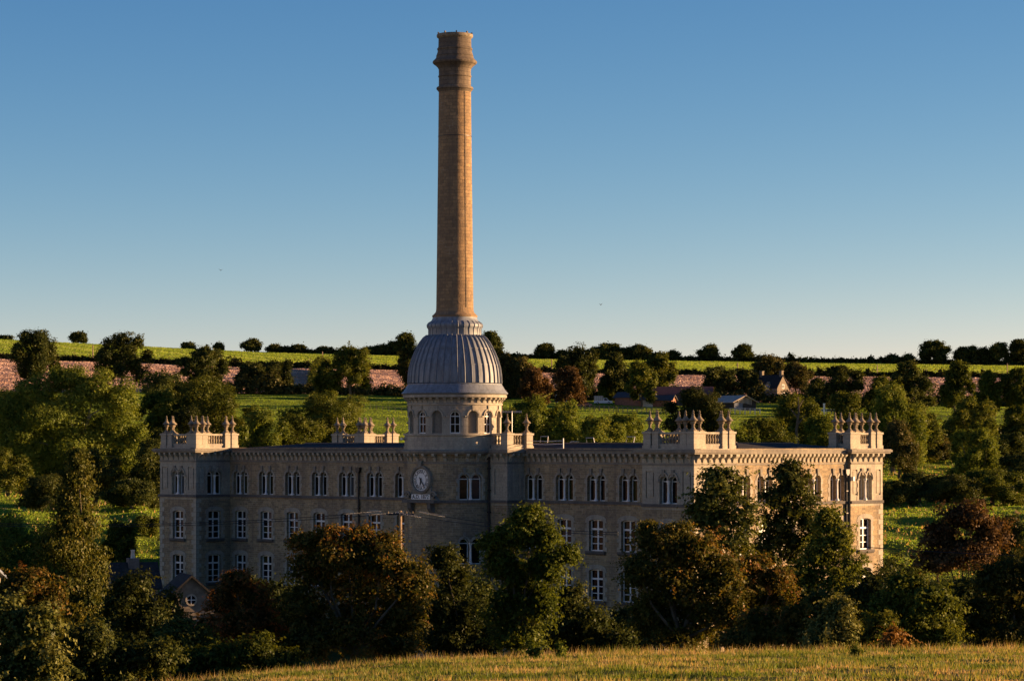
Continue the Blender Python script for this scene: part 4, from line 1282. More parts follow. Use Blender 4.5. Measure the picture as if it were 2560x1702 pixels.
def px_lobes(lobes, D, seed, ydepth=0.85, jit=0.5, shrink=0.95):
    """lobes given as (x, y, rx, ry) on the photograph at distance D, with real depth"""
    rng = np.random.default_rng(seed)
    out = []
    for (x, y, rx, ry) in lobes:
        s = D / FPX
        c = W(x, y, D)
        dep = rng.uniform(-jit, jit) * rx * s
        out.append((c.x, c.y + dep, c.z, rx * s * shrink, max(rx, ry) * s * ydepth, ry * s * shrink))
    return out

def near(name, label, cat, D, lobes, mat, seed, leaf=0.15, density=9, per=9, spread=0.22, inner=300, group=None, r0=0.16, bx=None, **kw):
    L = px_lobes(lobes, D, seed)
    a = np.asarray(L)
    cx = np.average(a[:, 0], weights=a[:, 3]) if bx is None else (bx - 1280) / FPX * D
    base = (float(cx), float(D), gz(cx, D))
    kw.setdefault('sprays', 26)
    return make_tree(name, label, cat, base, L, mat, seed, density * 0.95, per, leaf * 0.74, spread * 0.8, inner, r0, 'bark', group, **kw)

HG = 'trees and shrubs along the foot of the meadow'
near('ivy_bush', 'ivy covered bush at the bottom left corner with pale lit leaves', 'bush', 101, [(95, 1560, 75, 62), (50, 1630, 95, 75), (20, 1540, 55, 60), (120, 1650, 55, 60), (20, 1690, 70, 50)], 'leaf_ivy', 11, 0.15, 9, 9, 0.2, group=HG, tint_mid=0.42)
near('hawthorn_tree', 'brown topped hawthorn at the left edge above the ivy bush', 'tree', 106, [(70, 1460, 80, 55), (20, 1500, 60, 60), (120, 1510, 50, 55), (55, 1560, 80, 60)], 'leaf_rust', 12, 0.14, 9, 9, 0.2, group=HG, tint_mid=0.33)
near('conifer_tree', 'tall drooping conifer left of the mill', 'tree', 152, [(192, 1150, 26, 38), (186, 1200, 42, 44), (176, 1260, 60, 50), (190, 1310, 72, 50), (165, 1365, 86, 52), (205, 1410, 84, 55), (180, 1465, 92, 55), (215, 1520, 66, 55), (190, 1570, 70, 50)], 'leaf_conifer', 13, 0.17, 13, 9, 0.26, 420, HG, 0.25, droop=0.55, up=0.0, aspect=0.4)
near('shrub', 'dark green shrub between the conifer and the gabled lodge', 'shrub', 140, [(330, 1470, 55, 48), (300, 1530, 55, 60), (385, 1545, 45, 50), (345, 1600, 75, 55), (420, 1610, 60, 45)], 'leaf_dark', 14, 0.17, 8, 9, 0.24, group=HG)
near('hawthorn_tree', 'red leaved hawthorn in front of the lodge, left of the biggest round tree', 'tree', 130, [(590, 1455, 52, 38), (555, 1505, 48, 42), (640, 1500, 48, 45), (600, 1560, 80, 55), (525, 1575, 50, 50), (665, 1560, 45, 45)], 'leaf_red', 15, 0.14, 8, 9, 0.2, group=HG, tint_mid=0.42)
near('bramble_bush', 'low sunlit brambles at the left end of the meadow edge', 'bush', 118, [(470, 1655, 65, 38), (560, 1640, 65, 45), (640, 1625, 60, 45), (700, 1650, 70, 34), (540, 1680, 90, 28), (400, 1680, 70, 34)], 'leaf_green', 16, 0.14, 9, 9, 0.2, group=HG, tint_mid=0.3)
near('shrub', 'dark shrub below the lodge gable', 'shrub', 126, [(430, 1590, 60, 50), (490, 1600, 55, 50), (330, 1640, 80, 50), (250, 1640, 75, 60), (200, 1600, 60, 60)], 'leaf_dark', 17, 0.16, 8, 9, 0.22, group=HG)
near('shrub', 'dense dark scrub at the bottom left below the conifer', 'shrub', 112, [(230, 1600, 70, 60), (310, 1650, 70, 50), (190, 1670, 80, 50), (400, 1640, 60, 45), (280, 1700, 90, 40)], 'leaf_dark', 34, 0.16, 8, 9, 0.22, group=HG)
near('hawthorn_tree', 'biggest round hawthorn with russet right side below the utility pole', 'tree', 128, [(870, 1385, 110, 62), (785, 1420, 85, 70), (955, 1395, 90, 62), (1030, 1455, 68, 75), (905, 1480, 150, 95), (755, 1520, 80, 80), (1010, 1540, 85, 78), (880, 1575, 140, 70), (990, 1610, 85, 45), (770, 1605, 90, 55), (820, 1335, 34, 22), (900, 1338, 44, 24), (760, 1355, 44, 26), (965, 1352, 36, 22)],
     'leaf_rust', 18, 0.14, 9, 9, 0.21, 600, HG, 0.22, tint_mid=0.40)
near('shrub', 'thin dark shrub between the russet hawthorn and the tall hedge tree', 'shrub', 140, [(1110, 1395, 42, 42), (1135, 1450, 50, 55), (1105, 1520, 60, 60), (1170, 1540, 60, 60), (1120, 1600, 90, 50), (1210, 1610, 70, 45)], 'leaf_dark', 19, 0.15, 5, 8, 0.24, 300, HG)
near('hedge_tree', 'tall irregular yellow green tree in front of the middle of the mill', 'tree', 132, [(1320, 1290, 58, 36), (1285, 1335, 70, 40), (1355, 1345, 58, 48), (1235, 1355, 44, 26), (1255, 1410, 56, 58), (1365, 1415, 62, 52), (1420, 1385, 30, 22), (1305, 1450, 70, 70), (1270, 1520, 75, 75), (1350, 1505, 58, 65), (1300, 1590, 95, 50)],
     'leaf_light', 20, 0.15, 8, 9, 0.22, 450, HG, 0.2, tint_mid=0.38)
near('shrub', 'dark scrub below the middle right windows of the mill', 'shrub', 141, [(1425, 1500, 46, 50), (1480, 1560, 62, 50), (1420, 1580, 66, 55), (1545, 1600, 66, 42), (1490, 1620, 90, 36)], 'leaf_dark', 21, 0.15, 6, 8, 0.24, 320, HG)
near('hawthorn_tree', 'large olive and brown hawthorn in front of the near corner tower', 'tree', 126, [(1650, 1360, 78, 50), (1725, 1375, 85, 56), (1598, 1425, 52, 60), (1690, 1450, 125, 88), (1800, 1440, 75, 78), (1640, 1530, 88, 80), (1760, 1530, 100, 80), (1690, 1590, 130, 46), (1830, 1525, 45, 60), (1620, 1325, 30, 20), (1700, 1325, 36, 20)],
     'leaf_rust', 22, 0.14, 9, 9, 0.21, 550, HG, 0.22, tint_mid=0.37)
near('ash_tree', 'airy ash tree standing before the sunlit corner of the mill', 'tree', 186, [(1795, 1190, 34, 30), (1825, 1225, 46, 36), (1775, 1250, 40, 40), (1850, 1285, 50, 44), (1785, 1310, 48, 46), (1750, 1290, 28, 32), (1835, 1350, 58, 44), (1770, 1370, 44, 40)], 'leaf_dark', 23, 0.27, 1.7, 7, 0.42, 24, HG, 0.16, tint_mid=0.6, sprays=40, spray_len=1.3, sub=4)
near('ash_tree', 'taller pointed ash tree before the middle of the sunlit end wall', 'tree', 190, [(1965, 1180, 26, 28), (1985, 1218, 36, 34), (1940, 1245, 40, 42), (2008, 1280, 50, 46), (1945, 1310, 56, 50), (2040, 1325, 48, 48), (1985, 1370, 66, 50), (1915, 1370, 40, 44)], 'leaf_dark', 24, 0.27, 2.0, 7, 0.42, 40, HG, 0.16, tint_mid=0.6, sprays=40, spray_len=1.3, sub=4)
near('hedge_tree', 'broad leafy green tree before the far end of the sunlit wall', 'tree', 184, [(2068, 1300, 48, 44), (2092, 1352, 52, 50), (2050, 1380, 60, 55), (2122, 1425, 52, 50), (2085, 1455, 75, 60), (2000, 1440, 58, 48), (2160, 1500, 45, 44), (2105, 1530, 85, 52), (2010, 1500, 60, 50)], 'leaf_green', 25, 0.19, 6.5, 8, 0.3, 250, HG, 0.18, tint_mid=0.55)
near('hawthorn_tree', 'red brown hawthorn top between the olive hawthorn and the ash', 'tree', 130, [(1880, 1415, 60, 32), (1935, 1445, 52, 38), (1850, 1470, 60, 48), (1960, 1490, 45, 40), (1900, 1520, 70, 50)], 'leaf_rust', 26, 0.14, 8, 9, 0.2, group=HG, tint_mid=0.42)
near('shrub', 'brownish shrub low at the meadow edge below the ash trees', 'shrub', 121, [(1900, 1555, 72, 48), (1960, 1585, 70, 36), (1850, 1595, 66, 30), (1990, 1540, 44, 44)], 'leaf_rust', 27, 0.14, 9, 9, 0.2, group=HG, tint_mid=0.45)
near('shrub', 'golden leaved shrub at the meadow edge right of the brownish one', 'shrub', 117, [(2100, 1530, 38, 46), (2070, 1575, 50, 42), (2115, 1590, 50, 36), (2050, 1605, 50, 26)], 'leaf_ivy', 28, 0.14, 9, 9, 0.18, group=HG, tint_mid=0.65)
near('shrub', 'small orange bush at the meadow edge', 'shrub', 114, [(2232, 1588, 22, 22), (2245, 1605, 18, 16), (2222, 1608, 18, 14)], 'leaf_orange', 29, 0.10, 22, 8, 0.12, 120, group=HG, r0=0.05)
near('shrub', 'dark green nettles and scrub left of the small orange bush', 'shrub', 119, [(2180, 1590, 50, 30), (2150, 1600, 40, 25), (2200, 1560, 40, 34)], 'leaf_green', 30, 0.14, 9, 9, 0.2, 200, group=HG)
near('hedge_tree', 'rounded dark green tree right of the mill at the meadow edge', 'tree', 121, [(2265, 1470, 62, 52), (2325, 1500, 70, 55), (2375, 1540, 42, 52), (2280, 1555, 88, 60), (2210, 1525, 46, 55), (2345, 1590, 62, 32)], 'leaf_green', 31, 0.15, 9, 9, 0.22, 450, HG, 0.18, tint_mid=0.45)
near('copper_tree', 'copper brown tree right of the mill before the pasture', 'tree', 176, [(2415, 1290, 78, 46), (2350, 1335, 58, 46), (2480, 1335, 62, 46), (2415, 1380, 110, 50), (2340, 1400, 60, 40)], 'leaf_copper', 32, 0.2, 7, 8, 0.28, 400, HG, 0.2)
near('hedge_tree', 'dark tree at the right edge of the picture above the meadow', 'tree', 123, [(2490, 1445, 72, 60), (2545, 1500, 75, 75), (2450, 1535, 56, 60), (2500, 1585, 85, 45), (2600, 1430, 80, 80), (2610, 1560, 70, 60)], 'leaf_rust', 33, 0.15, 9, 9, 0.22, 450, HG, 0.18, tint_mid=0.3)

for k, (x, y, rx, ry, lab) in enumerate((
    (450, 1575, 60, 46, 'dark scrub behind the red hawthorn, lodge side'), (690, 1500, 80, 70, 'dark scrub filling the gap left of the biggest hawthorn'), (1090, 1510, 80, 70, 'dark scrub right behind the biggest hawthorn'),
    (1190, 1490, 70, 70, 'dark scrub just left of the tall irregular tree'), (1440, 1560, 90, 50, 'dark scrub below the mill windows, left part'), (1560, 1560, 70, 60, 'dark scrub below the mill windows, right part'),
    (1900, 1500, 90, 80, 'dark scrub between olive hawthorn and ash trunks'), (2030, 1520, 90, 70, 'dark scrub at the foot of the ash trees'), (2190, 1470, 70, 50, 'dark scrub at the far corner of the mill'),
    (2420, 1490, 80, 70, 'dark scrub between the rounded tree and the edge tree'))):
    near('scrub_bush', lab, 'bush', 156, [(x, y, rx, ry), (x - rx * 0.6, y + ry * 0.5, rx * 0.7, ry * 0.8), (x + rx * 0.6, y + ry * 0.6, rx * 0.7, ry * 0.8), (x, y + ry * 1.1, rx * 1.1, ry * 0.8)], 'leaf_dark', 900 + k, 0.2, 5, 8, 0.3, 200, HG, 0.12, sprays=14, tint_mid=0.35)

# ---- trees of the far side, given as (x, top, base, half width, distance class)
def auto_lobes(rng, w, h, kind):
    """lobes of a crown of half width w and height h standing on z = 0"""
    L = []
    if kind == 'cone':
        n = 9
        for i in range(n):
            t = i / (n - 1)
            r = w * (1.0 - 0.82 * t) * rng.uniform(0.85, 1.1)
            L.append((rng.normal() * 0.10 * w, rng.normal() * 0.1 * w, h * (0.12 + 0.82 * t), r, r, h * 0.13))
        return L
    z0 = {'round': 0.07, 'tall': 0.06, 'oak': 0.18, 'bush': -0.04, 'sky': 0.12}[kind]
    hc = h * (1 - z0)
    n = {'round': 13, 'tall': 13, 'oak': 15, 'bush': 10, 'sky': 9}[kind]
    # a core
    cz = h * z0 + hc * 0.5
    L.append((0, 0, cz, w * 0.62, w * 0.62, hc * 0.36))
    for i in range(n):
        a = 2 * PI * i * 0.381966 + rng.uniform(-0.4, 0.4)
        t = (i + 0.5) / n
        zz = h * z0 + hc * (0.14 + 0.72 * t)
        e = max(0.1, 1 - abs((t - 0.40) / 0.68) ** 3.0) ** 0.5
        if kind == 'tall': e = max(0.08, 1 - abs((t - 0.35) / 0.72) ** 2.2) ** 0.6
        rl = rng.uniform(0.20, 0.46)
        rad = w * max(0.0, e * rng.uniform(0.72, 1.14) - rl * 0.85)
        L.append((rad * math.cos(a), rad * math.sin(a), zz, w * rl, w * rl, hc * rl * rng.uniform(0.42, 0.6)))
    L.append((rng.normal() * 0.08 * w, 0, h - hc * 0.15, w * 0.36, w * 0.36, hc * 0.15))
    return L

SEED = [1000]
def far_tree(label, x, top, hw, Dc, mat='leaf_dark', kind='round', name='broadleaf_tree', group='hedgerow trees on the hillside', sink=0.0, dens=None, cat='tree', bark='bark', fork=0.3):
    SEED[0] += 1
    rng = np.random.default_rng(SEED[0])
    D = Dm(Dc)
    X = (x - 1280) / FPX * D
    g = gz(X, D) - sink
    zt = EYE - (top - 1108) / FPX * D
    h = max(zt - g, 1.0); w = hw / FPX * D
    if group == 'trees round the mill': w = max(w, 0.41 * h)
    L = auto_lobes(rng, w, h, kind)
    pxm = 2734.0 / D                       # picture pixels per metre
    leaf = max(0.14, 1.35 / pxm)
    L2 = [(a + X, b + D, c + g, r1, r2, r3) for (a, b, c, r1, r2, r3) in L]
    sparse = kind in ('sky', 'oak')
    density = (0.55 if sparse else 0.8) / (leaf * leaf) * 0.26
    if dens: density *= dens
    return make_tree(name, label, cat, (X, D, g), L2, mat, SEED[0], density, 6, leaf, leaf * 1.15, 90 if sparse else 160, max(0.12, w * 0.055), bark, group, tint_scale=0.35, fork=fork, minc=14, sprays=5, spray_len=w * 0.22)

SK = 'trees along the skyline'
SKY = [
    ('small wind bent tree alone on the skyline at the far left', 195, 832, 24), ('tiny skyline thorn left of the third hillside tree', 470, 860, 14), ('tiny round skyline bush above the third hillside tree', 547, 861, 8),
    ('round skyline tree standing alone above the green crop', 630, 849, 24), ('low skyline tree, left of a short row', 685, 864, 16), ('lowest skyline tree in the middle of a short row', 713, 870, 11), ('wider skyline tree at the right of a short row', 745, 865, 19),
    ('scrubby skyline thorn beside a pole', 808, 870, 15), ('low skyline tree at the left of the group by the dome', 922, 870, 14), ('skyline tree second from left in the group by the dome', 953, 864, 18), ('skyline tree with bare stems next to the tallest left of the dome', 985, 855, 17), ('tallest open skyline tree left of the dome', 1012, 833, 24),
    ('big dark skyline tree just right of the dome top', 1225, 828, 32), ('round skyline tree right of the dome above the crop', 1361, 860, 23), ('small skyline bush between the round tree and the hillside clump', 1405, 878, 14),
    ('left tree of the dark skyline trio behind the hillside clump', 1490, 870, 15), ('tallest of the dark skyline trio behind the hillside clump', 1513, 860, 21), ('right tree of the dark skyline trio behind the hillside clump', 1535, 861, 17), ('tiny tree between two skyline groups', 1558, 873, 10),
    ('wide flat skyline tree over the hillside clump', 1597, 864, 33), ('low skyline thorn right of the hillside clump', 1681, 879, 15), ('open skyline tree, left of two above the barns', 1773, 863, 27), ('leaning rounded skyline tree, right of two above the barns', 1857, 862, 28),
    ('small skyline thorn left of the big right hand skyline tree', 2230, 889, 17), ('low skyline bush touching the big right hand skyline tree', 2270, 888, 17), ('big domed tree on the right hand skyline', 2337, 851, 42),
    ('first tree of the skyline wood at the far right', 2405, 868, 19), ('second tree of the skyline wood at the far right', 2430, 866, 16), ('low third tree of the skyline wood at the far right', 2456, 870, 15), ('broad fourth tree of the skyline wood at the far right', 2495, 857, 30), ('tall last tree of the skyline wood at the right edge', 2548, 849, 32),
]
for (lab, x, top, hw) in SKY:
    far_tree(lab, x, top, hw, 1003, 'leaf_dark', 'round' if hw > 30 else 'sky', group=SK)

HILL = [
    ('big dark rounded tree at the far left of the hillside', 85, 822, 60, 620, 'leaf_dark', 'round'),
    ('big spreading oak with its trunk showing against the ploughed field', 305, 827, 68, 600, 'leaf_dark', 'oak'),
    ('third large domed tree on the left hillside', 513, 864, 60, 600, 'leaf_dark', 'oak'),
    ('dark bushy tree left of the shaded ploughed strip', 630, 908, 46, 625, 'leaf_dark', 'bush'), ('dark bushy tree right of its twin beside the shaded ploughed strip', 690, 903, 38, 622, 'leaf_dark', 'bush'),
    ('small dark conifer beside the shaded ploughed strip', 717, 905, 18, 615, 'leaf_dark', 'cone'),
    ('big round tree with ivied trunk left of the dome', 873, 865, 62, 592, 'leaf_green', 'oak'), ('small tree with ivied stem at the left foot of the big round one', 815, 900, 26, 596, 'leaf_green', 'tall'),
    ('tall dark tree half hidden by the left side of the dome', 1040, 858, 46, 640, 'leaf_dark', 'round'),
    ('brownish tree just right of the dome', 1262, 878, 34, 600, 'leaf_hedge', 'tall'), ('second brownish tree right of the dome', 1300, 890, 34, 612, 'leaf_hedge', 'round'),
    ('dark purple leaved tree right of the dome', 1337, 918, 40, 572, 'leaf_copper', 'round'), ('tallest dark tree of the middle hillside clump', 1445, 866, 58, 600, 'leaf_dark', 'oak'),
    ('round copper tree in front of the tallest clump tree', 1422, 914, 40, 566, 'leaf_copper', 'round'), ('dark tree in the middle of the hillside clump', 1540, 880, 42, 605, 'leaf_dark', 'tall'),
    ('rounded olive tree right of middle in the hillside clump', 1605, 902, 40, 588, 'leaf_green', 'round'), ('tall tree at the right end of the hillside clump', 1648, 878, 46, 615, 'leaf_green', 'tall'),
    ('small bright yellow green tree by the parked pickup', 1512, 950, 14, 606, 'leaf_light', 'tall'),
    ('dark dense tree behind the barns, left one', 1800, 916, 48, 628, 'leaf_dark', 'bush'), ('dark dense tree behind the barns, right one', 1868, 925, 36, 630, 'leaf_dark', 'bush'),
    ('large sunlit tree directly behind the cottage', 1922, 888, 44, 648, 'leaf_hedge', 'round'), ('tree right of the cottage chimney', 1988, 906, 42, 640, 'leaf_hedge', 'round'),
    ('broad dark tree right of the cottage on the slope', 2105, 908, 58, 590, 'leaf_dark', 'bush'), ('dark small bush between cottage trees and the broad dark tree', 2045, 945, 26, 610, 'leaf_dark', 'bush'),
    ('rounded tree on the right slope above the ploughed strip', 2270, 900, 50, 606, 'leaf_dark', 'round'), ('lower tree left of the ploughed strip on the right slope', 2205, 942, 42, 590, 'leaf_green', 'bush'),
    ('tall pyramidal tree on the right slope with sunlit side', 2392, 898, 44, 572, 'leaf_green', 'tall'), ('paler tree beside the pyramidal tree on the right slope', 2470, 924, 34, 560, 'leaf_light', 'tall'), ('dark tree cut by the right edge on the slope', 2548, 916, 44, 560, 'leaf_green', 'round'),
]
for (lab, x, top, hw, D, mat, kind) in HILL:
    far_tree(lab, x, top, hw * 1.08, D, mat, kind)

MID = [
    ('dark tree at the left edge behind the great willow', 5, 965, 70, 380, 'leaf_dark', 'bush'),
    ('yellow green tree right of the great willow', 400, 972, 52, 385, 'leaf_light', 'round'), ('dark wide tree behind the left tower at a distance', 440, 925, 88, 450, 'leaf_dark', 'bush'),
    ('large sunlit tree behind the left tower parapet', 535, 950, 95, 385, 'leaf_green', 'round'), ('lower olive tree right of the left tower parapet', 655, 1018, 58, 350, 'leaf_light', 'bush'), ('dark lower tree left of the left tower', 335, 1060, 60, 350, 'leaf_dark', 'bush'),
    ('wide dark tree behind the rear left parapet', 815, 978, 108, 372, 'leaf_green', 'round'),
    ('sunlit green tree right of the drum', 1335, 985, 78, 380, 'leaf_light', 'bush'), ('green tree left of the drum shadow behind the roof railing', 1275, 1015, 50, 370, 'leaf_green', 'bush'), ('mid green tree behind the roof right of the drum', 1430, 1008, 60, 370, 'leaf_light', 'bush'), ('low yellow tree behind the slate roof', 1500, 1035, 46, 352, 'leaf_light', 'bush'), ('olive tree just left of the near tower urns', 1560, 1028, 50, 356, 'leaf_light', 'bush'),
    ('large dark tree behind the near tower urns', 1742, 972, 66, 430, 'leaf_dark', 'round'), ('bushy willow right of the near tower urns', 1900, 1038, 72, 350, 'leaf_green', 'bush'), ('olive bush at the right foot of the near tower urns', 1845, 1065, 40, 345, 'leaf_light', 'bush'),
    ('tree round a pale dead trunk behind the end wall', 2000, 985, 62, 400, 'leaf_green', 'round'), ('green tree left of the far tower urns', 2065, 1030, 50, 365, 'leaf_light', 'bush'), ('dark tree behind the far tower urns', 2130, 972, 62, 395, 'leaf_green', 'bush'),
    ('tall sunlit tree rising right of the far tower', 2232, 958, 44, 385, 'leaf_light', 'tall'), ('ivied column of foliage right of the far tower', 2245, 1045, 36, 372, 'leaf_hedge', 'tall'), ('smaller tree right of the tall sunlit tree', 2300, 1008, 40, 400, 'leaf_green', 'bush'),
    ('leafy tree by the fence on the right pasture', 2432, 990, 62, 415, 'leaf_green', 'bush'), ('pale yellow green tree on the right pasture', 2440, 1066, 62, 338, 'leaf_light', 'round'), ('dark tree at the right edge beside the pale one', 2560, 1130, 70, 325, 'leaf_dark', 'bush'),
    ('brown shrub row beside the ivied column', 2330, 1085, 46, 400, 'leaf_hedge', 'bush'), ('dark bush right of the far tower foot', 2300, 1180, 60, 322, 'leaf_dark', 'bush'), ('dark bush above the lower right pasture', 2390, 1185, 70, 318, 'leaf_dark', 'bush'), ('dark thicket right of the far tower below the pasture', 2240, 1200, 40, 316, 'leaf_dark', 'bush'),
    ('olive bushes below the pale yellow green tree', 2480, 1170, 80, 320, 'leaf_green', 'bush'),
    ('dark thicket left of the mill below the upper pasture', 330, 1195, 70, 306, 'leaf_dark', 'bush'), ('dark thicket behind the conifer', 130, 1185, 80, 310, 'leaf_dark', 'bush'), ('small lit bush left of the mill tower', 360, 1290, 34, 285, 'leaf_green', 'bush'), ('sunlit bush at the left edge beside the conifer', 40, 1285, 50, 230, 'leaf_light', 'bush'),
    ('dark tree under the willow crown beside the conifer top', 235, 1120, 80, 318, 'leaf_dark', 'bush'), ('olive tree at the left edge below the great willow', 20, 1120, 60, 330, 'leaf_green', 'bush'),
    ('dark tree against the left side of the left tower', 385, 1095, 36, 318, 'leaf_dark', 'bush'), ('green scrub between the conifer and the left tower', 300, 1300, 44, 262, 'leaf_green', 'bush'),
    ('dense tree behind the left tower finials', 470, 1010, 60, 360, 'leaf_dark', 'bush'), ('dark tree right of the wide tree behind the rear parapet', 745, 1030, 46, 352, 'leaf_green', 'bush'),
    ('leafy tree at the right edge above the dark hedge', 2545, 1010, 46, 430, 'leaf_green', 'bush'), ('dark tree right of the pale yellow green tree', 2530, 1075, 50, 345, 'leaf_dark', 'bush'),
    ('added shrub shading the lodge gable, right of it', 640, 1440, 44, 193, 'leaf_dark', 'bush'), ('dark shrub left of the lodge roof', 345, 1440, 46, 180, 'leaf_dark', 'bush'),  # shrub right of the lodge is added to keep sun off its gable
    ('dark tree filling the gap behind the copper tree', 2530, 1280, 80, 250, 'leaf_dark', 'bush'), ('dark hedge tree beside the far corner of the mill', 2270, 1400, 60, 190, 'leaf_dark', 'bush'),
]
for (lab, x, top, hw, D, mat, kind) in MID:
    far_tree(lab, x, top, hw * 1.28, D, mat, kind, group='trees round the mill')
# the great willow
Dw = Dm(345)
Lw = px_lobes([(165, 950, 66, 46), (85, 985, 76, 60), (240, 975, 62, 54), (300, 1000, 52, 58), (30, 1030, 70, 66), (150, 1045, 118, 76), (280, 1075, 74, 66), (60, 1095, 76, 66), (190, 1125, 108, 62), (310, 1140, 48, 46), (110, 1165, 80, 56), (345, 1085, 30, 28), (240, 1185, 70, 46), (160, 1220, 70, 40)], Dw, 77)
xb = (190 - 1280) / FPX * Dw
make_tree('willow_tree', 'great sunlit willow with pale limbs at the left behind the conifer', 'tree', (xb, Dw, gz(xb, Dw)), Lw, 'leaf_light', 77, 5.5, 7, 0.22, 0.36, 260, 0.45, 'pale_bark', 'trees round the mill', tint_mid=0.4)

# bare pale trunk
mb = MB(); pb = W(2000, 1085, Dm(390)); g = gz(pb.x, pb.y)
mb.tube([(0, 0, -0.3), (0.1, 0, 3.0), (-0.15, 0.1, 6.0), (0.25, 0, 9.0), (0.1, 0, (EYE - (990 - 1108) / FPX * pb.y) - g)], [0.34, 0.28, 0.24, 0.17, 0.06], 7)
for (z, dx, dz) in ((7, 1.3, 1.4), (8, -1.2, 1.6), (9.5, 1.0, 1.4)):
    mb.tube([(0.1, 0, z), (dx * 0.6, 0.1, z + dz * 0.6), (dx, 0.1, z + dz)], [0.16, 0.11, 0.04], 5)
o = mb.build('dead_tree', M['bark'], None, (pb.x, pb.y + 4, g)); tag(o, 'bare pale dead tree trunk rising among leaves behind the end wall', 'tree')

# ---- hedges
def hedge(label, pts, Dc0, hpx, seed, mat='leaf_hedge', rag=0.35):
    """pts: (x image, distance class); a hedge follows the ground between them, hpx pixels tall"""
    rng = np.random.default_rng(seed)
    L = []
    for (xa, Da), (xb, Db) in zip(pts[:-1], pts[1:]):
        D0, D1 = Dm(Da), Dm(Db)
        p0 = ((xa - 1280) / FPX * D0, D0); p1 = ((xb - 1280) / FPX * D1, D1)
        ln = math.hypot(p1[0] - p0[0], p1[1] - p0[1])
        hh = hpx / FPX * (D0 + D1) / 2
        n = max(2, int(ln / (hh * 0.5)))
        for i in range(n):
            t = (i + rng.uniform(0, 1)) / n
            X = p0[0] + (p1[0] - p0[0]) * t; Y = p0[1] + (p1[1] - p0[1]) * t
            h = hh * (1 + rng.normal() * rag * 0.5) * (rng.uniform(1.3, 2.3) if rng.random() < 0.16 * min(1.0, rag / 0.35) else 1)
            h = max(h, hh * 0.4)
            L.append((X, Y, gz(X, Y) + h * 0.45, hh * rng.uniform(0.6, 0.95), hh * 0.6, h * 0.55))
    D = Dm(Dc0); leaf = max(0.22, 2.0 / (2734.0 / D))
    base = np.array(L)[:, :3].mean(0)
    Lr = np.array(L); Lr[:, :3] -= base
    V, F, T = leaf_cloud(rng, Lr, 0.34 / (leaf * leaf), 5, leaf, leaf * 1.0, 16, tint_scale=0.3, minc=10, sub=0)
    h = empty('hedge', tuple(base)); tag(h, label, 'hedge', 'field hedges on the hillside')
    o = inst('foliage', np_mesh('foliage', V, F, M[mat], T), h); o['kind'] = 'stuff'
    return h
hedge('hedge between the left ploughed field and the crop above it', [(-120, 775), (250, 775), (560, 775), (1060, 775)], 775, 11, 501)
hedge('hedge between the right ploughed field and the crop above it', [(1180, 775), (1700, 775), (2250, 775), (2700, 775)], 775, 9, 502)
hedge('dark hedge along the right hand skyline', [(1240, 1001), (1900, 1001), (2700, 1001)], 1000, 10, 503, 'leaf_dark', 0.2)
hedge('thin hedge along the skyline left of the dome', [(770, 1002), (1060, 1002)], 1000, 8, 504, 'leaf_dark')
hedge('short hedge on the skyline at the far left edge', [(-100, 1002), (26, 1002)], 1000, 8, 510, 'leaf_dark')
hedge('thick hedge between the left pasture and the ploughed field', [(400, 612), (700, 612), (1040, 612)], 612, 26, 505)
hedge('thick hedge behind the farm buildings', [(1240, 612), (1700, 612), (2060, 616)], 612, 24, 506)
hedge('clipped hedge right of the cottage', [(1990, 602), (2200, 602), (2330, 606)], 604, 26, 507, 'leaf_dark', 0.15)
hedge('hedge under the right ploughed field', [(2290, 612), (2700, 612)], 612, 24, 508)
hedge('dark hedge across the right pasture', [(2290, 432), (2480, 428), (2720, 430)], 430, 46, 509, 'leaf_dark')
hedge('brown hedge climbing beside the shaded ploughed strip', [(790, 640), (800, 700), (806, 765)], 700, 20, 511, 'leaf_green')

# ------------------------------------------------------------------ meadow grass
rng = np.random.default_rng(5)
def blades(n, D0, D1, h0, h1, wid, tall=False):
    D = D0 + (D1 - D0) * rng.random(n) ** (0.8)
    X = (rng.random(n) * 2 - 1) * (D * 0.2 + 3)
    k = n // 5
    X[:k * 4] = np.repeat(X[:k], 4) + rng.normal(size=k * 4) * 0.10     # gather into tufts
    D[:k * 4] = np.clip(np.repeat(D[:k], 4) + rng.normal(size=k * 4) * 0.10, D0, D1)
    Z = ground(X, D) - 0.02
    pat = (np.sin(X * 0.7 + 2.1 * np.sin(D * 0.33)) + np.sin(D * 1.1 + X * 0.25) + np.sin(X * 1.9 - D * 0.8) + np.sin(D * 2.7 + 1.0)) / 4
    pat2 = (np.sin(X * 0.45 + 1.7 * np.sin(D * 0.5 + 1)) * np.sin(D * 0.9 + 0.6 * np.sin(X * 0.8)) + 0.5 * np.sin(X * 2.1 + D * 1.3) * np.sin(D * 3.1 - X)) * 0.66
    hh = (h0 + (h1 - h0) * rng.random(n) ** 2) * (1 + 0.5 * pat)
    if not tall:
        hh *= 0.55 + 0.9 * (pat > -0.1)
    ang = rng.uniform(0, 2 * PI, n)
    lean = rng.normal(size=(n, 2)) * 0.30 * hh[:, None]
    dx, dy = np.cos(ang) * wid * 0.5, np.sin(ang) * wid * 0.5
    base = np.stack([X, D, Z], 1)
    v0 = base + np.stack([dx, dy, np.zeros(n)], 1); v1 = base - np.stack([dx, dy, np.zeros(n)], 1)
    v2 = base + np.stack([lean[:, 0], lean[:, 1], hh], 1)
    V = np.stack([v0, v1, v2], 1).reshape(-1, 3)
    T = (0.76 if tall else 0.49) + 0.62 * pat2 + rng.normal(size=n) * 0.13
    return V, np.clip(T, 0, 1)
V1, T1 = blades(210000, 60, 111.5, 0.03, 0.13, 0.04)
V2, T2 = blades(16000, 104, 113, 0.12, 0.42, 0.026, True)
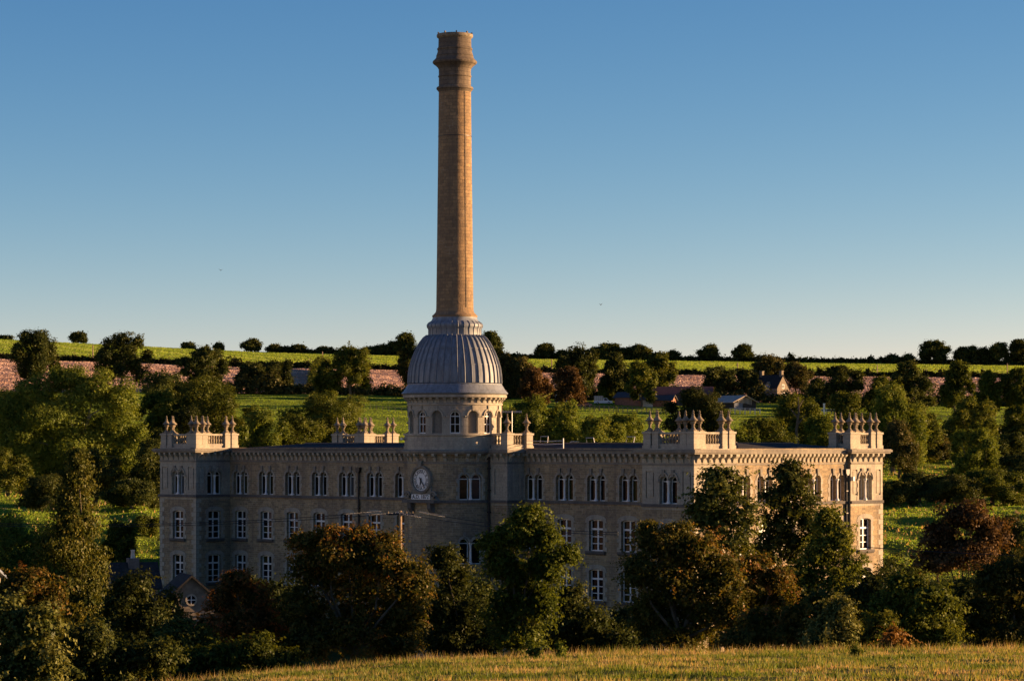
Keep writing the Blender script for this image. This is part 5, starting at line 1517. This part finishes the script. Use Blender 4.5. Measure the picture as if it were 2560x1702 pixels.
V3, T3 = blades(6000, 62, 104, 0.1, 0.26, 0.022, True)
V = np.concatenate([V1, V2, V3]); T = np.concatenate([T1, T2, T3])
F = np.arange(len(V)).reshape(-1, 3)
o = link(bpy.data.objects.new('meadow_grass', np_mesh('meadow_grass', V, F, M['blade'], T)))
tag(o, 'rough sunlit meadow grass with dry straw seed heads in the foreground', 'grass', None, 'stuff')
def field_cover(name, label, n, D0, D1, wid, h0, h1, mat, tint, sd):
    """short crop or turf standing on a far field: every blade catches the low sun"""
    r = np.random.default_rng(sd)
    D = np.sqrt(D0 ** 2 + (D1 ** 2 - D0 ** 2) * r.random(n))
    X = (r.random(n) * 2 - 1) * D * 0.205
    Z = ground(X, D) - 0.03
    h = h0 + (h1 - h0) * r.random(n)
    ang = r.uniform(0, 2 * PI, n); w = wid * r.uniform(0.6, 1.3, n) * 0.5
    dx, dy = np.cos(ang) * w, np.sin(ang) * w
    base = np.stack([X, D, Z], 1); o = np.zeros(n)
    lean = r.normal(size=(n, 2)) * 0.35 * h[:, None]
    V = np.stack([base + np.stack([dx, dy, o], 1), base - np.stack([dx, dy, o], 1), base + np.stack([lean[:, 0], lean[:, 1], h], 1)], 1).reshape(-1, 3)
    T = np.clip(tint(X, D, r), 0, 1)
    ob = link(bpy.data.objects.new(name, np_mesh(name, V, np.arange(len(V)).reshape(-1, 3), M[mat], T)))
    tag(ob, label, 'crop' if 'crop' in name else 'grass' if 'grass' in name else 'clods', None, 'stuff')
def t_past(X, D, r):
    return 0.36 + 0.22 * np.sin(X * 0.13 + np.sin(D * 0.07) * 2) * np.sin(D * 0.21 + 0.5 * np.sin(X * 0.1)) + 0.15 * np.sin(D * 0.75 + X * 0.11) + r.normal(size=len(X)) * 0.07
def t_tus(X, D, r):
    return 0.75 + 0.3 * np.sin(X * 0.2 + np.sin(D * 0.11) * 2) + r.normal(size=len(X)) * 0.2
def t_low(X, D, r):
    return 0.40 + 0.30 * np.sin(X * 0.21 + np.sin(D * 0.3) * 1.5) * np.sin(D * 0.55 + 0.7 * np.sin(X * 0.16)) + 0.22 * np.sin(D * 1.6 + X * 0.2 + np.sin(X * 0.5)) + r.normal(size=len(X)) * 0.08
def t_crop(X, D, r):
    return 0.42 + 0.28 * np.sign(np.sin((X * 0.83 + D * 0.32) * 0.36 + 0.6 * np.sin(D * 0.02))) * (np.sin((X * 0.83 + D * 0.32) * 0.36) ** 2) + 0.12 * np.sin(X * 0.02 + D * 0.03) + r.normal(size=len(X)) * 0.10
def t_plough(X, D, r):
    u = X * 0.62 - D * 0.32 + 7 * np.sin(X * 0.021) + 5 * np.sin(D * 0.03 + X * 0.01)
    return 0.60 + 0.16 * np.sin(u * 0.6) + 0.15 * np.sin(u * 0.17 + D * 0.02) + r.normal(size=len(X)) * 0.03
field_cover('pasture_grass', 'short sunlit pasture grass on the slope behind the mill', 240000, 255, Dm(612), 0.30, 0.06, 0.20, 'turf', t_past, 71)
field_cover('pasture_grass', 'rough sunlit grass on the lower slopes beside the mill', 200000, 236, 420, 0.2, 0.03, 0.17, 'turf', t_low, 74)
field_cover('tussock_grass', 'pale tussocks scattered over the rough slopes beside the mill', 16000, 240, 470, 0.3, 0.15, 0.5, 'blade', t_tus, 75)
field_cover('crop_rows', 'young green crop in rows below the skyline', 90000, Dm(777), Dm(1000), 0.9, 0.15, 0.4, 'crop', t_crop, 72)
field_cover('earth_clods', 'turned reddish earth clods of the ploughed field', 150000, Dm(616), Dm(774), 0.42, 0.10, 0.30, 'clod', t_plough, 73)
wi = 0
for (xn, D, hh, lab) in ((1330, 104, 0.9, 'dark dock plant at the crest below the tall irregular tree'), (1395, 104, 0.8, 'second dock plant at the meadow crest, right of the first'), (2140, 96, 0.5, 'thistle in the meadow below the golden shrub')):
    wi += 1
    X = (xn - 1280) / FPX * D; g = gz(X, D)
    L = [(X + random.Random(wi).uniform(-.1, .1), D, g + hh * 0.5, hh * 0.22, hh * 0.22, hh * 0.5), (X + 0.12, D, g + hh * 0.3, hh * 0.3, hh * 0.3, hh * 0.3)]
    make_tree('weed_plant', lab, 'plant', (X, D, g), L, 'leaf_light', 800 + wi, 30, 5, 0.07, 0.06, 30, 0.015, 'bark', 'weeds in the meadow', sub=0)

# ------------------------------------------------------------------ utility poles and wires
def utility_pole(label, x, D, ytop, hbase=None, arm=1.1, mat='wood', cond=True, r=0.13):
    X = (x - 1280) / FPX * D; g = gz(X, D); zt = EYE - (ytop - 1108) / FPX * D
    p = empty('utility_pole', (X, D, g)); tag(p, label, 'pole', 'utility poles')
    mb = MB(); mb.tube([(0, 0, -0.5), (0, 0, (zt - g) * 0.5), (0, 0, zt - g)], [r * 1.2, r, r * 0.8], 8); mb.build('post', M[mat], p)
    if arm:
        mb = MB(); mb.box(-arm, arm, -0.05, 0.05, zt - g - 0.24, zt - g - 0.15); mb.build('crossarm', M['black'], p)
        for s in (-0.9, -0.45, 0.45, 0.9):
            mb = MB(); mb.lathe([(0, 0), (0.025, 0), (0.035, 0.03), (0.025, 0.06), (0.03, 0.09), (0.0, 0.12)], 8); mb.build('insulator', M['finial'], p, (s * arm, 0, zt - g - 0.14))
    return p, zt
DP0 = 150
pole, pz = utility_pole('pale timber utility pole with crossarm before the mill front', 1001, DP0, 1276, arm=0.75, r=0.105)
PXW = (1001 - 1280) / FPX * DP0
def wire(label, a, b, sag, grips=True, r=0.016):
    a, b = Vector(a), Vector(b)
    pts = [a.lerp(b, t) - Vector((0, 0, sag * 4 * t * (1 - t))) for t in [i / 24 for i in range(25)]]
    w = empty('overhead_wire', tuple(a)); tag(w, label, 'wire', 'overhead wires on the utility pole')
    mb = MB(); mb.tube([p - a for p in pts], r, 4); mb.build('cable', M['black'], w)
    if grips:                              # bright helical grips near the pole
        mb = MB(); hp = []
        ln = (b - a).length
        for i in range(170):
            s = i / 170 * 2.1 / ln
            p = a.lerp(b, s) - Vector((0, 0, sag * 4 * s * (1 - s))) - a
            t = i * 0.9
            hp.append(p + Vector((0, 0.035 * math.cos(t), 0.035 * math.sin(t))))
        mb.tube(hp, 0.008, 4); mb.build('helical_grip', M['grey_metal'], w)
for i, (s, yl, lab) in enumerate(((-0.9, 1306, 'outer wire running left from the utility pole'), (0.45, 1312, 'inner wire running left from the utility pole'))):
    wire(lab, (PXW + s * 0.9 - 0.25, DP0, pz - 0.05 - 0.06 * i), W(-60, yl, 158 + 2 * i), 0.35)
for i, (s, yl, lab) in enumerate(((0.9, 1330, 'outer wire running right from the utility pole'), (-0.45, 1336, 'inner wire running right from the utility pole'))):
    wire(lab, (PXW + s * 0.9 + 0.2, DP0, pz - 0.05 - 0.06 * i), W(1545, yl, 139 - 2 * i), 0.25)
wire('single wire crossing from the sunlit end wall to the right edge', W(2150, 1366, 139), W(2700, 1392, 134), 0.08, False, 0.02)
for (lab, x, Dc, top) in (('thin pole on the crop field at the far left', 232, 790, 862), ('pole on the skyline at the left', 133, 1001, 851), ('thin pole beside the big round tree left of the dome', 806, 780, 879), ('thin pole on the crop right of the dome', 1379, 778, 897), ('thin pole on the crop above the barns', 1844, 790, 906),
                          ('thin pole right of the cottage trees', 2052, 640, 952), ('thin pole on the crop left of the rounded slope tree', 2193, 780, 912), ('pole on the crop near the right edge', 2518, 785, 908), ('short pole behind the barns, left', 1770, 640, 957), ('short pole behind the barns, right', 1792, 640, 948)):
    utility_pole(lab, x, Dm(Dc), top, arm=0.9 if 'skyline' in lab else 0, r=0.22)
Dq = Dm(785)
o = wire('thin wire to the pole near the right edge of the crop', W(2420, 913, Dq), W(2518, 908.5, Dq), 0.4, False, 0.05)
o = wire('thin wire leaving the pole near the right edge of the crop', W(2518, 908.5, Dq), W(2640, 912, Dq), 0.4, False, 0.05)

# ------------------------------------------------------------------ lodge and other buildings
def gable_house(name, label, loc, rz, w, d, h, rise, wallm, roofm, cat='house', ov=0.3):
    """gable ends face -y and +y; ridge along y"""
    b = empty(name, loc, rz); tag(b, label, cat)
    mb = MB(); mb.prism([(-w / 2, -2.0), (w / 2, -2.0), (w / 2, h), (0, h + rise), (-w / 2, h)], 'y', d, 0); mb.build('wall', M[wallm], b)
    s = rise / (w / 2)
    for sx in (-1, 1):
        mb = MB(); q = [(0, h + rise + 0.02), (sx * (w / 2 + ov), h - ov * s + 0.02), (sx * (w / 2 + ov), h - ov * s + 0.18), (0, h + rise + 0.20)]
        if sx > 0: q = list(reversed(q))
        mb.prism(q, 'y', d + ov, -ov); mb.build('roof', M[roofm], b)
    return b
# gabled lodge before the left tower
DL = 190
pl = W(478, 1436, DL)
gl = gz(pl.x, DL)
rise = 1.9
lodge = gable_house('lodge', 'small stone lodge with gable, round window and slate roof below the left tower', (pl.x, DL, gl), R(18), 4.3, 3.6, pl.z - rise - gl - 0.2, rise, 'cottage', 'slate')  # wall takes the darkened stone for the shade on the gable
zg = pl.z - gl
mb = MB()
for k in range(20):
    a, b = 2 * PI * k / 20, 2 * PI * (k + 1) / 20
    mb.face([(0.42 * math.cos(b), -0.06, 0.42 * math.sin(b)), (0.42 * math.cos(a), -0.06, 0.42 * math.sin(a)), (0.30 * math.cos(a), -0.06, 0.30 * math.sin(a)), (0.30 * math.cos(b), -0.06, 0.30 * math.sin(b))][::-1])
    mb.face([(0.42 * math.cos(a), -0.06, 0.42 * math.sin(a)), (0.42 * math.cos(b), -0.06, 0.42 * math.sin(b)), (0.42 * math.cos(b), 0.02, 0.42 * math.sin(b)), (0.42 * math.cos(a), 0.02, 0.42 * math.sin(a))])
win = mb.build('round_window', M['ashlar'], lodge, (0.0, 0, zg - 1.75))
mb = MB(); disc(mb, 0, 0.31, -0.02, 0, 0, 20); mb.build('pane', M['glass'], win)
mb = MB(); mb.box(-0.3, 0.3, -0.05, -0.02, -0.03, 0.03); mb.box(-0.028, 0.028, -0.048, -0.018, -0.3, 0.3); mb.build('glazing_bar', M['white'], win)
# slate roofed outbuilding with chimney pot, left of the lodge
DO = 200
po = W(300, 1418, DO); go = gz(po.x, DO)
ob = gable_house('outbuilding', 'low slate roofed outbuilding with a pale chimney pot left of the lodge', (po.x - 1.2, DO + 4, go), R(-70), 2.8, 3.2, po.z - go - 1.5, 1.5, 'rubble', 'slate', 'outbuilding')
ch = MB(); ch.box(-0.45, 0.45, -0.4, 0.4, -1.5, 0.5); c_ = ch.build('chimney', M['dark_trim'], ob, (0, 1.6, po.z - go))
ch = MB(); ch.lathe([(0.17, 0), (0.13, 0.5), (0.16, 0.55), (0.16, 0.62), (0.1, 0.62), (0.1, 0.2)], 10); ch.build('chimney_pot', M['pale_boards'], c_, (0, 0, 0.5))
pr = W(20, 1400, 170); gr = gz(pr.x, 170)
gable_house('shed', 'bluish roofed shed at the left edge between the conifer and the hawthorn', (pr.x - 1.5, 170, gr), R(70), 4.0, 5.0, pr.z - gr - 1.1, 1.1, 'rubble', 'blue_roof', 'shed')

# farm on the far side
def far_pos(x, Dc):
    D = Dm(Dc); X = (x - 1280) / FPX * D
    return X, D, gz(X, D)
X, D, g = far_pos(1660, 592); s = D / FPX
stab = gable_house('stable', 'red timber stable with a lit gable left of the dark tree on the slope', (X - 3, D + 2, g), R(62), 5.6, 10.0, 2.5, 1.3, 'red_boards', 'sheet', 'stable', 0.5)
mb = MB(); mb.box(-0.8, 0.8, -0.06, 0.02, 0, 2.0); mb.build('door', M['pale_boards'], stab, (-1.2, 0, 0))
mb = MB(); mb.box(-1.6, 1.2, -2.0, -1.2, -0.3, 1.6); o = mb.build('feed_store', M['pale_boards'], None, (X - 4.5, D - 3.0, g)); tag(o, 'pale boxy feed store standing before the red stable', 'hut')
mb = MB(); mb.prism([(-2.1, 1.6), (-1.1, 1.6), (-1.1, 1.72), (-2.1, 1.82)], 'x', -1.75, 1.35); mb.build('roof', M['sheet'], o)
X2, D2, g2 = far_pos(1680, 590)
b2 = gable_house('stable', 'lower timber stable right of the red one, its wall lit', (X2 + 0.5, D2 + 1, g2 - 0.4), R(72), 5.0, 9.0, 2.2, 1.2, 'red_boards', 'sheet', 'stable', 0.5)
mb = MB(); mb.box(-0.6, 0.6, -0.06, 0.02, 0, 1.9); mb.build('door', M['black'], b2, (0.8, 0, 0))
X, D, g = far_pos(1870, 585)
barn = gable_house('barn', 'dark boarded barn with pale lit roof slope left of the cottage', (X - 1.0, D - 2, g - 0.3), R(34), 7.6, 9.0, 2.5, 1.6, 'dark_boards', 'pale_sheet', 'barn', 0.6)
mb = MB(); mb.box(-0.06, 0.06, -0.05, 0.03, 2.6, 4.2); me_b = mb.mesh('board', M['pale_boards'])
for k in range(11):
    x = -2.5 + 0.5 * k
    inst('board', me_b, barn, (x * 0.85, 0, -0.45 - abs(x) * 0.16), 0, (1, 1, 1))
mb = MB(); mb.box(-1.4, 1.4, -0.05, 0.03, 0, 2.6); mb.build('door', M['blue_roof'], barn, (-2.2, 0, -0.4))
X, D, g = far_pos(1800, 600)
gable_house('barn', 'long dark barn with rusty red ridge behind the boarded barn', (X - 2, D + 4, g), R(85), 10.0, 20.0, 3.2, 2.0, 'sheet', 'rust_sheet', 'barn', 0.5)
# cottage
X, D, g = far_pos(1942, 628)
cot = gable_house('cottage', 'stone cottage with two chimneys and steep dark roof on the slope', (X + 1.6, D - 2, g), R(48), 5.6, 8.2, 3.5, 3.6, 'cottage', 'slate', 'cottage', 0.15)
for y in (0.6, 7.6):
    mb = MB(); mb.box(-0.45, 0.45, -0.45, 0.45, -1.0, 1.3); mb.box(-0.55, 0.55, -0.55, 0.55, 1.3, 1.5); c_ = mb.build('chimney', M['cottage'], cot, (0, y, 7.0))
def small_window(parent, loc, rz, w=1.2, h=1.2):
    mb = MB()
    for (a, b, c, d) in ((-w / 2, w / 2, 0, 0.1), (-w / 2, w / 2, h - 0.1, h), (-w / 2, -w / 2 + 0.1, 0.1, h - 0.1), (w / 2 - 0.1, w / 2, 0.1, h - 0.1), (-0.05, 0.05, 0.1, h - 0.1)):
        mb.box(a, b, -0.08, 0.0, c, d)
    wd = mb.build('window', M['white'], parent, loc, rz)
    mb = MB(); mb.face([(-w / 2 + 0.08, -0.03, 0.08), (w / 2 - 0.08, -0.03, 0.08), (w / 2 - 0.08, -0.03, h - 0.08), (-w / 2 + 0.08, -0.03, h - 0.08)]); mb.build('pane', M['glass'], wd)
small_window(cot, (0, -0.01, 3.3), 0); small_window(cot, (0, -0.01, 1.0), 0)
small_window(cot, (-2.82, 3.5, 3.0), -H, 1.6, 1.3); small_window(cot, (-2.82, 6.0, 0.8), -H, 1.4, 1.2)
mb = MB(); mb.prism([(2.7, 3.0), (4.3, 3.0), (4.3, 4.4), (3.5, 5.3), (2.7, 4.4)], 'x', -2.84, -1.2); mb.build('dormer', M['rubble'], cot)
small_window(cot, (-2.85, 3.5, 3.15), -H, 1.2, 1.1)

# vehicles by the farm
def vehicle(name, label, X, D, g, rz, L, Wd, body, cab, mat, cat):
    v = empty(name, (X, D, g), rz); tag(v, label, cat)
    mb = MB(); mb.prism(body, 'y', Wd / 2, -Wd / 2); mb.build('body', M[mat], v)
    mb = MB(); mb.prism(cab, 'y', Wd / 2 + 0.012, -Wd / 2 - 0.012); mb.build('side_window', M['glass'], v)
    for x in (-L * 0.30, L * 0.30):
        for s in (-1, 1):
            mb = MB()
            pr_ = [(0.34 * math.cos(2 * PI * k / 14), 0.34 * math.sin(2 * PI * k / 14)) for k in range(14)]
            mb.prism(pr_, 'y', 0.11, -0.11); wh = mb.build('wheel', M['tyre'], v, (x, s * (Wd / 2 - 0.08), 0.34))
            mb = MB(); mb.prism([(0.5 * a, 0.5 * b) for a, b in pr_], 'y', 0.118, -0.118); mb.build('hub', M['grey_metal'], wh)
    return v
X, D, g = far_pos(1508, 594)
pk = vehicle('pickup_truck', 'white pickup truck with tall slatted pale load box on the grass', X, D, g, 0, 5.0, 1.9,
             [(-2.5, 0.35), (2.45, 0.35), (2.5, 0.9), (1.5, 1.05), (0.9, 1.7), (0.1, 1.75), (0.0, 1.0), (-2.5, 0.95)], [(0.25, 1.08), (1.25, 1.08), (0.85, 1.58), (0.25, 1.62)], 'van_white', 'pickup')
mb = MB(); mb.box(-2.45, -0.05, -0.9, 0.9, 0.95, 2.3); mb.build('load_box', M['pale_boards'], pk)
mb = MB(); mb.box(-0.04, 0.04, -0.94, 0.94, 0.95, 2.36); me_s = mb.mesh('slat', M['wood'])
for k in range(5): inst('slat', me_s, pk, (-2.3 + 0.52 * k, 0, 0))
X, D, g = far_pos(1405, 594)
cb = empty('caravan', (X, D, g), R(10)); tag(cb, 'white box caravan parked left of the pickup', 'caravan')
mb = MB(); mb.prism([(-1.5, 0.5), (1.5, 0.5), (1.55, 1.4), (1.45, 2.7), (1.3, 2.8), (-1.3, 2.8), (-1.45, 2.7), (-1.55, 1.4)], 'y', 2.0, -0.2); mb.build('body', M['van_white'], cb)
for x in (-0.6, 0.7):
    mb = MB(); mb.box(-0.42, 0.42, -0.24, -0.2, 1.4, 2.2); mb.build('window', M['glass'], cb, (x, 0, 0))
mb = MB(); mb.prism([(0.3 * math.cos(2 * PI * k / 12), 0.3 + 0.3 * math.sin(2 * PI * k / 12)) for k in range(12)], 'y', -0.05, -0.22); mb.build('wheel', M['tyre'], cb)
X, D, g = far_pos(1461, 588)
vehicle('parked_car', 'small red car half hidden between caravan and pickup', X, D, g, R(12), 3.9, 1.65,
        [(-1.95, 0.3), (1.9, 0.3), (1.95, 0.75), (1.1, 0.9), (0.5, 1.4), (-1.0, 1.42), (-1.7, 0.95), (-1.95, 0.85)], [(-1.3, 0.95), (0.85, 0.92), (0.42, 1.32), (-0.92, 1.34)], 'car_red', 'car')

# fences
def fence(label, pts, n, h=1.3, rails=3, mat='wood', thick=0.09):
    P = [far_pos(x, Dc) for x, Dc in pts]
    f = empty('post_and_rail_fence', P[0]); tag(f, label, 'fence', 'paddock fences')
    tot = len(P) - 1
    mbp = MB(); mbp.box(-thick, thick, -thick, thick, -0.3, h); me_p = mbp.mesh('post', M[mat])
    pos = []
    for i in range(n + 1):
        t = i / n * tot; k = min(int(t), tot - 1); u = t - k
        X = P[k][0] + (P[k + 1][0] - P[k][0]) * u; Y = P[k][1] + (P[k + 1][1] - P[k][1]) * u
        pos.append(Vector((X, Y, gz(X, Y))) - Vector(P[0]))
    for p in pos: inst('post', me_p, f, tuple(p))
    for r in range(rails):
        z = h * (0.92 - r * 0.3)
        for a, b in zip(pos[:-1], pos[1:]):
            mb = MB(); mb.tube([a + Vector((0, -thick, z)), b + Vector((0, -thick, z))], thick * 0.62, 4); mb.build('rail', M[mat], f)
fence('sunlit post and rail fence below the pickup', [(1440, 566), (1700, 560)], 22, 1.5, 3)
fence('fence by the barn yard below the boarded barn', [(1825, 563), (1900, 563)], 6, 1.6, 2, 'pale_boards', 0.11)
fence('long pale rail fence right of the cottage', [(1950, 568), (2130, 566)], 14, 1.5, 2, 'pale_boards', 0.1)
fence('fence along the right pasture by the leafy tree', [(2310, 545), (2700, 540)], 26, 1.2, 1, 'wood', 0.06)
fence('wire fence posts on the pasture left of the drum', [(880, 560), (1020, 545)], 9, 1.2, 1, 'wood', 0.05)
X, D, g = far_pos(2058, 566)
mb = MB(); mb.box(-0.22, 0.22, -0.2, 0.2, -0.2, 2.6); mb.box(-0.3, 0.3, -0.28, 0.28, 2.6, 2.8); o = mb.build('gate_pillar', M['white'], None, (X, D - 2, g)); tag(o, 'white pillar standing by the long pale rail fence', 'pillar')
# birds high in the sky
def bird(label, x, y, D, s, roll):
    p = W(x, y, D)
    mb = MB(); mb.tube([(0, -0.25 * s, 0), (0, -0.1 * s, 0), (0, 0.1 * s, 0), (0, 0.3 * s, 0)], [0.02 * s, 0.07 * s, 0.06 * s, 0.01 * s], 6)
    o = mb.build('bird', M['black'], None, tuple(p), roll); tag(o, label, 'bird', 'birds in the sky')
    for sx in (-1, 1):
        mb = MB(); mb.prism([(0, -0.08 * s), (sx * 0.3 * s, -0.14 * s), (sx * 0.62 * s, 0.06 * s), (sx * 0.3 * s, 0.02 * s), (0, 0.10 * s)], 'z', 0.0, 0.015 * s)
        w = mb.build('wing', M['black'], o, (0, 0, 0.02)); w.rotation_euler = (0, -sx * 0.45, 0)
bird('dark bird high in the left half of the sky', 552, 676, 300, 0.5, 0.6)
bird('dark bird in the sky right of the chimney', 1502, 762, 320, 0.5, -0.8)
